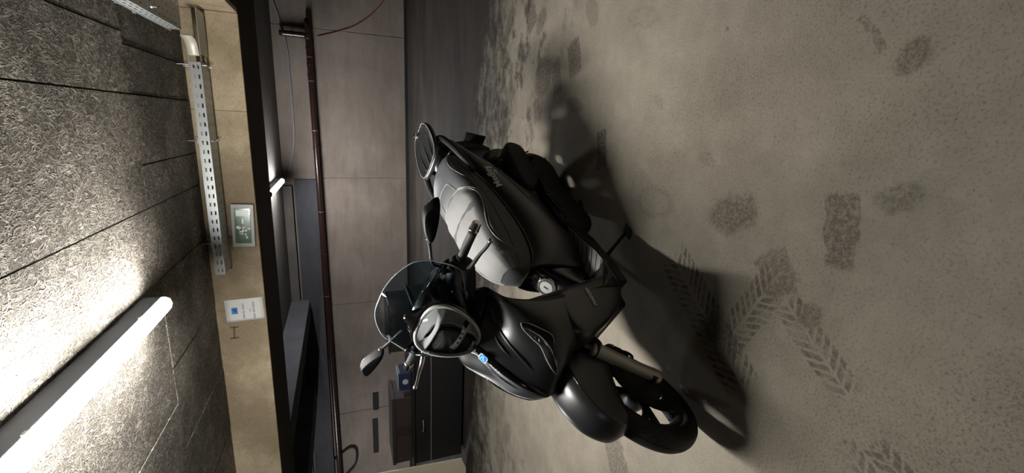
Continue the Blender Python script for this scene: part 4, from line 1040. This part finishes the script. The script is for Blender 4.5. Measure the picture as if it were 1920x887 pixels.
# side stand, centre stand
st = part('side_stand', tube([(-0.62, 0.10, 0.20), (-0.66, 0.18, 0.15), (-0.715, 0.262, 0.078)], [0.012, 0.009, 0.008], 10, 5), K_dark, SCO, smooth=True)
V, Fc = prism([(-0.685, 0.245), (-0.745, 0.245), (-0.755, 0.29), (-0.70, 0.295)], 0.0, 0.008, 'Z'); part('stand_foot', ([(x, y, y * math.tan(0.226097) + z + 0.001) for x, y, z in V], Fc), K_dark, st, bevel=0.002)
V, Fc = lathe([(0, 0.10), (0.008, 0.10), (0.008, 0.125), (0, 0.125)], 'Y', (-0.62, 0, 0.20), 8, False); part('pivot_bolt', (V, Fc), K_steel, st)
part('centre_stand', join(tube([(-0.82, 0.13, 0.20), (-0.95, 0.15, 0.16), (-1.08, 0.165, 0.125)], 0.013, 10, 4), tube([(-0.82, -0.13, 0.20), (-0.95, -0.15, 0.14), (-1.08, -0.165, 0.095)], 0.013, 10, 4), tube([(-0.90, -0.14, 0.165), (-0.90, 0.14, 0.175)], 0.012, 10, 1)), K_dark, SCO, smooth=True)
part('belly_pan', rings([[(x, y, z) for y, z in ((-w, zb), (w, zb), (w * 1.1, 0.235), (-w * 1.1, 0.235))] for x, w, zb in ((-0.44, 0.13, 0.20), (-0.56, 0.14, 0.175), (-0.75, 0.13, 0.17), (-0.88, 0.10, 0.19))], 2, True, 4), K_dark, SCO, smooth=True)

# ---- handlebar fairing, headlight, screen, controls (turn with the steering)
HL = [(0, 1.136), (0.052, 1.132), (0.092, 1.116), (0.114, 1.090), (0.119, 1.062), (0.114, 1.032), (0.101, 1.000), (0.081, 0.968), (0.056, 0.944), (0.028, 0.933), (0, 0.930)]
HLF = HL + [(-y, z) for y, z in HL[-2:0:-1]]
def hx(z): return -0.241 - 0.415 * (z - 0.946)
hcz = 1.045
def hring(k, dx, ky=None, dz=0):
    return [(hx(hcz + (z - hcz) * k) + dx, y * (ky or k), hcz + (z - hcz) * k + dz) for y, z in HLF]
# fairing behind the lamp
def wide(x, hw_, zc, hh, e=0.7):
    n = len(HLF); P = []
    for k in range(n):
        a = math.pi / 2 - 2 * math.pi * k / n; c_, s_ = math.cos(a), math.sin(a)
        P.append((x, hw_ * math.copysign(abs(c_) ** e, c_), zc + hh * math.copysign(abs(s_) ** e, s_)))
    return P
FAIR = part('handlebar_fairing', rings([hring(1.0, 0.004), hring(1.07, 0.002), hring(1.13, -0.02), hring(1.17, -0.055, 1.25), wide(-0.385, 0.175, 1.035, 0.105), wide(-0.425, 0.205, 1.035, 0.075), wide(-0.470, 0.19, 1.035, 0.055), wide(-0.50, 0.12, 1.045, 0.04)], 4, True, 2), K_gloss, SCO, True, smooth=True)
part('bar_cover', rings([wide(-0.33, 0.12, 0.97, 0.03), wide(-0.37, 0.21, 1.00, 0.045), wide(-0.42, 0.235, 1.01, 0.055), wide(-0.465, 0.20, 1.01, 0.05), wide(-0.50, 0.12, 1.01, 0.04)], 4, True, 2), K_plast, SCO, True, smooth=True)
part('steering_neck', tube([(-0.33, 0, 0.86), (-0.38, 0, 0.94), (-0.40, 0, 1.0)], [0.085, 0.075, 0.07], 16, 4), K_dark, SCO, True, smooth=True)
HEAD = part('headlight', rings([hring(1.0, 0.004), hring(0.97, 0.001), hring(0.90, -0.006), hring(0.70, -0.012), hring(0.35, -0.014)], 3, True, 3), K_refl, SCO, True, smooth=True, label='clear headlight with chrome inside')
part('lens', rings([hring(0.985, 0.006), hring(0.94, 0.020), hring(0.80, 0.033), hring(0.55, 0.042), hring(0.25, 0.046)], 3, True, 3), K_clear, HEAD, smooth=True)
V, Fc = tube([p for p in crc(np.array(hring(0.99, 0.010)), 4)] + [hring(0.99, 0.010)[0]], 0.0075, 10, 1); part('lens_rim', (V, Fc), K_trim, HEAD, smooth=True, label='grey rim round the lens')
def across(z, dx, w=0.93, bow=0.0, n=9):
    zz = np.array([p[1] for p in HL]); yy = np.array([p[0] for p in HL]); hwz = np.interp(-z, -zz, yy) * w
    return [(hx(z) + dx - 0.0 * abs(t), hwz * t, z - bow * (1 - t * t)) for t in np.linspace(-1, 1, n)]
# upper bright reflector bowl, LED band, lower bars
rows = [across(1.128, -0.006, 0.80, 0.004), across(1.115, -0.001, 0.88, 0.006), across(1.100, 0.006, 0.90, 0.008), across(1.086, 0.012, 0.90, 0.010), across(1.078, 0.012, 0.90, 0.010), across(1.072, 0.000, 0.90, 0.010)]
part('upper_reflector', grid(rows, 3, 2), mat('white_reflector', srgb(238, 240, 238), 0.22, 0.15), HEAD, smooth=True, label='bright upper reflector')
for k, (z, r_) in enumerate(((1.036, 0.0022), (1.027, 0.0022), (1.018, 0.0022), (0.974, 0.002), (0.966, 0.002), (0.958, 0.002), (0.946, 0.0018))):
    V, Fc = tube(across(z, 0.002, 0.80, 0.010), r_ * 1.15, 8, 2); part('chrome_bar', (V, Fc), K_bar, HEAD, smooth=True)
rows = [across(1.014, -0.008, 0.62, 0.008), across(1.006, 0.004, 0.62, 0.008), across(0.996, 0.012, 0.60, 0.008), across(0.988, 0.012, 0.58, 0.008), across(0.984, -0.006, 0.58, 0.008)]
part('led_band', grid(rows, 2, 2), mat('led_band_white', srgb(226, 226, 222), 0.25, 0.1), HEAD, smooth=True)
for k in range(5):
    y = (k - 2) * 0.025; V, Fc = lathe([(0, -0.004), (0.0035, -0.004), (0.003, 0.003), (0, 0.004)], 'X', (hx(0.995) + 0.011, y, 0.990), 12, False); part('led_cell', (V, Fc), K_dark, HEAD)
part('divider', join(*[tube(across(z, 0.000, 0.86, 0.010), 0.004, 8, 2) for z in (1.062,)]), K_alloy, HEAD, smooth=True)

# smoked screen wraps the headlight
outer = [(0, 1.266, -0.410), (0.05, 1.264, -0.412), (0.10, 1.250, -0.416), (0.148, 1.226, -0.418), (0.190, 1.195, -0.415), (0.214, 1.150, -0.404), (0.226, 1.110, -0.384), (0.232, 1.080, -0.368), (0.222, 1.048, -0.358), (0.180, 1.022, -0.345), (0.13, 1.000, -0.325)]
inner = [(0, 1.150, -0.322), (0.035, 1.152, -0.322), (0.068, 1.146, -0.321), (0.098, 1.132, -0.318), (0.116, 1.118, -0.314), (0.128, 1.098, -0.306), (0.131, 1.078, -0.298), (0.130, 1.060, -0.290), (0.126, 1.042, -0.284), (0.118, 1.020, -0.276), (0.108, 0.998, -0.270)]
rows = []
for (yo, zo, xo), (yi, zi, xi) in zip(outer, inner):
    r_ = []
    for t in (0, 0.33, 0.66, 1.0):
        b = 0.014 * math.sin(math.pi * t)
        r_.append((xi + (xo - xi) * t + b, yi + (yo - yi) * t, zi + (zo - zi) * t))
    rows.append(r_)
full = [[(x, -y, z) for x, y, z in r_] for r_ in rows[:0:-1]] + rows
SCR = part('windscreen', grid(full, 4, 4), K_smoke, SCO, True, smooth=True, label='smoked transparent windscreen')
edge = [r_[-1] for r_ in full]
V, Fc = tube(edge, 0.0022, 6, 4); part('screen_edge', (V, Fc), mat('screen_edge', srgb(150, 160, 165), 0.15), SCR, smooth=True)
for s in (1, -1):
    V, Fc = lathe([(0, 0), (0.011, 0), (0.011, 0.006), (0.006, 0.009), (0, 0.009)], 'X', (-0.352, 0.194 * s, 1.108), 12, False); part('screen_bolt', (V, Fc), K_chrome, SCR, smooth=False)
    V, Fc = tube([(-0.42, 0.17 * s, 1.04), (-0.39, 0.19 * s, 1.08), (-0.36, 0.194 * s, 1.108)], 0.008, 8, 4); part('screen_bracket', (V, Fc), K_dark, SCR, smooth=True)
V, Fc = lathe([(0, 0), (0.010, 0), (0.010, 0.006), (0.005, 0.010), (0, 0.010)], 'X', (-0.345, 0.0, 1.176), 12, False); part('screen_bolt', (V, Fc), K_chrome, SCR)
part('fairing_peak', grid(sym([[(-0.335, 0, 1.185), (-0.338, 0.010, 1.183), (-0.345, 0.02, 1.172)], [(-0.318, 0, 1.165), (-0.325, 0.025, 1.162), (-0.335, 0.05, 1.15)], [(-0.305, 0, 1.145), (-0.308, 0.04, 1.143), (-0.318, 0.085, 1.128)]]), 4, 4), K_gloss, SCO, True, smooth=True, solid=0.006)

for s in (1, -1):
    f = (lambda vf: vf) if s > 0 else mir
    # grip, bar end
    gp = part('grip', f(tube([(-0.425, 0.225, 1.030), (-0.424, 0.30, 1.034), (-0.420, 0.355, 1.037)], 0.0165, 16, 4)), K_rubber, SCO, True, smooth=True)
    part('bar_end', f(lathe([(0, 0.355), (0.0175, 0.355), (0.0195, 0.360), (0.0175, 0.366), (0.0165, 0.388), (0.0135, 0.393), (0, 0.393)], 'Y', (-0.420, 0, 1.038), 20, False)), K_chrome, gp, smooth=False, bevel=0.001, label='chrome bar end')
    part('grip_collar', f(lathe([(0.0, 0.222), (0.021, 0.222), (0.021, 0.232), (0, 0.232)], 'Y', (-0.425, 0, 1.030), 20, False)), K_dark, gp)
    sw = part('switch_housing', f(rings([[(-0.425 + rx * math.cos(a), y, 1.030 + rz * math.sin(a)) for a in np.linspace(0, 2 * math.pi, 12, endpoint=False)] for y, rx, rz in ((0.165, 0.028, 0.032), (0.18, 0.034, 0.038), (0.205, 0.034, 0.036), (0.222, 0.026, 0.028))], 2, True, 2)), K_plast, SCO, True, smooth=True)
    part('master_cylinder', f(rings([[(-0.385 + 0.03 * math.cos(a), y, 1.065 + 0.018 * math.sin(a)) for a in np.linspace(0, 2 * math.pi, 10, endpoint=False)] for y in (0.155, 0.165, 0.205, 0.215)], 1, True, 2)), K_dark, sw, smooth=True)
    lv = part('brake_lever', f(tube([(-0.385, 0.215, 1.028), (-0.352, 0.245, 1.030), (-0.338, 0.275, 1.030), (-0.334, 0.32, 1.025), (-0.326, 0.36, 1.020), (-0.324, 0.388, 1.018)], [0.008, 0.009, 0.008, 0.0065, 0.006, 0.006], 10, 5)), K_dark if s > 0 else K_lever, SCO, True, smooth=True,
              label='black brake lever' if s > 0 else 'polished brake lever')
    V, Fc = lathe([(0.009 * math.sin(a), -0.009 * math.cos(a)) for a in np.linspace(0, math.pi, 9)], 'Y', (-0.324, 0.390, 1.018), 14, False); part('lever_ball', f((V, Fc)), K_lever, lv, smooth=True)
    # mirror
    O = [(0.277, 1.168), (0.288, 1.184), (0.330, 1.210), (0.385, 1.229), (0.415, 1.222), (0.442, 1.203), (0.437, 1.190), (0.385, 1.174), (0.310, 1.162)]
    mc = np.array([0.36, 1.195])
    rg = lambda k, x: [(x - 0.05 * (y - 0.36), mc[0] + (y - mc[0]) * k, mc[1] + (z - mc[1]) * k) for y, z in O]
    mi = part('mirror', f(rings([rg(0.4, -0.404), rg(0.80, -0.406), rg(0.88, -0.408), rg(0.99, -0.420), rg(1.0, -0.436), rg(0.95, -0.442)], 2, True, 4)), K_mirror, SCO, True, smooth=True)
    part('mirror_glass', f(rings([rg(0.93, -0.4435), rg(0.93, -0.445)], 1, True, 4)), K_chrome, mi)
    V, Fc = tube([(-0.428, 0.290, 1.180), (-0.43, 0.272, 1.168), (-0.432, 0.235, 1.150), (-0.434, 0.186, 1.127), (-0.432, 0.172, 1.108), (-0.428, 0.170, 1.06)], [0.009, 0.0075, 0.006, 0.006, 0.0065, 0.008], 10, 5); part('mirror_stem', f((V, Fc)), K_satin, mi, smooth=True)
    V, Fc = lathe([(0, 0), (0.015, 0), (0.013, 0.02), (0, 0.024)], 'Z', (-0.428, 0.170, 1.05), 12, False); part('stem_boot', f((V, Fc)), K_rubber, mi)
V, Fc = grid([[(-0.50, y, z) for y in (-0.07, 0, 0.07)] for z in (1.03, 1.075)], 2, 3)
part('instrument_panel', (V, Fc), K_gloss, SCO, True, smooth=True, solid=0.01)
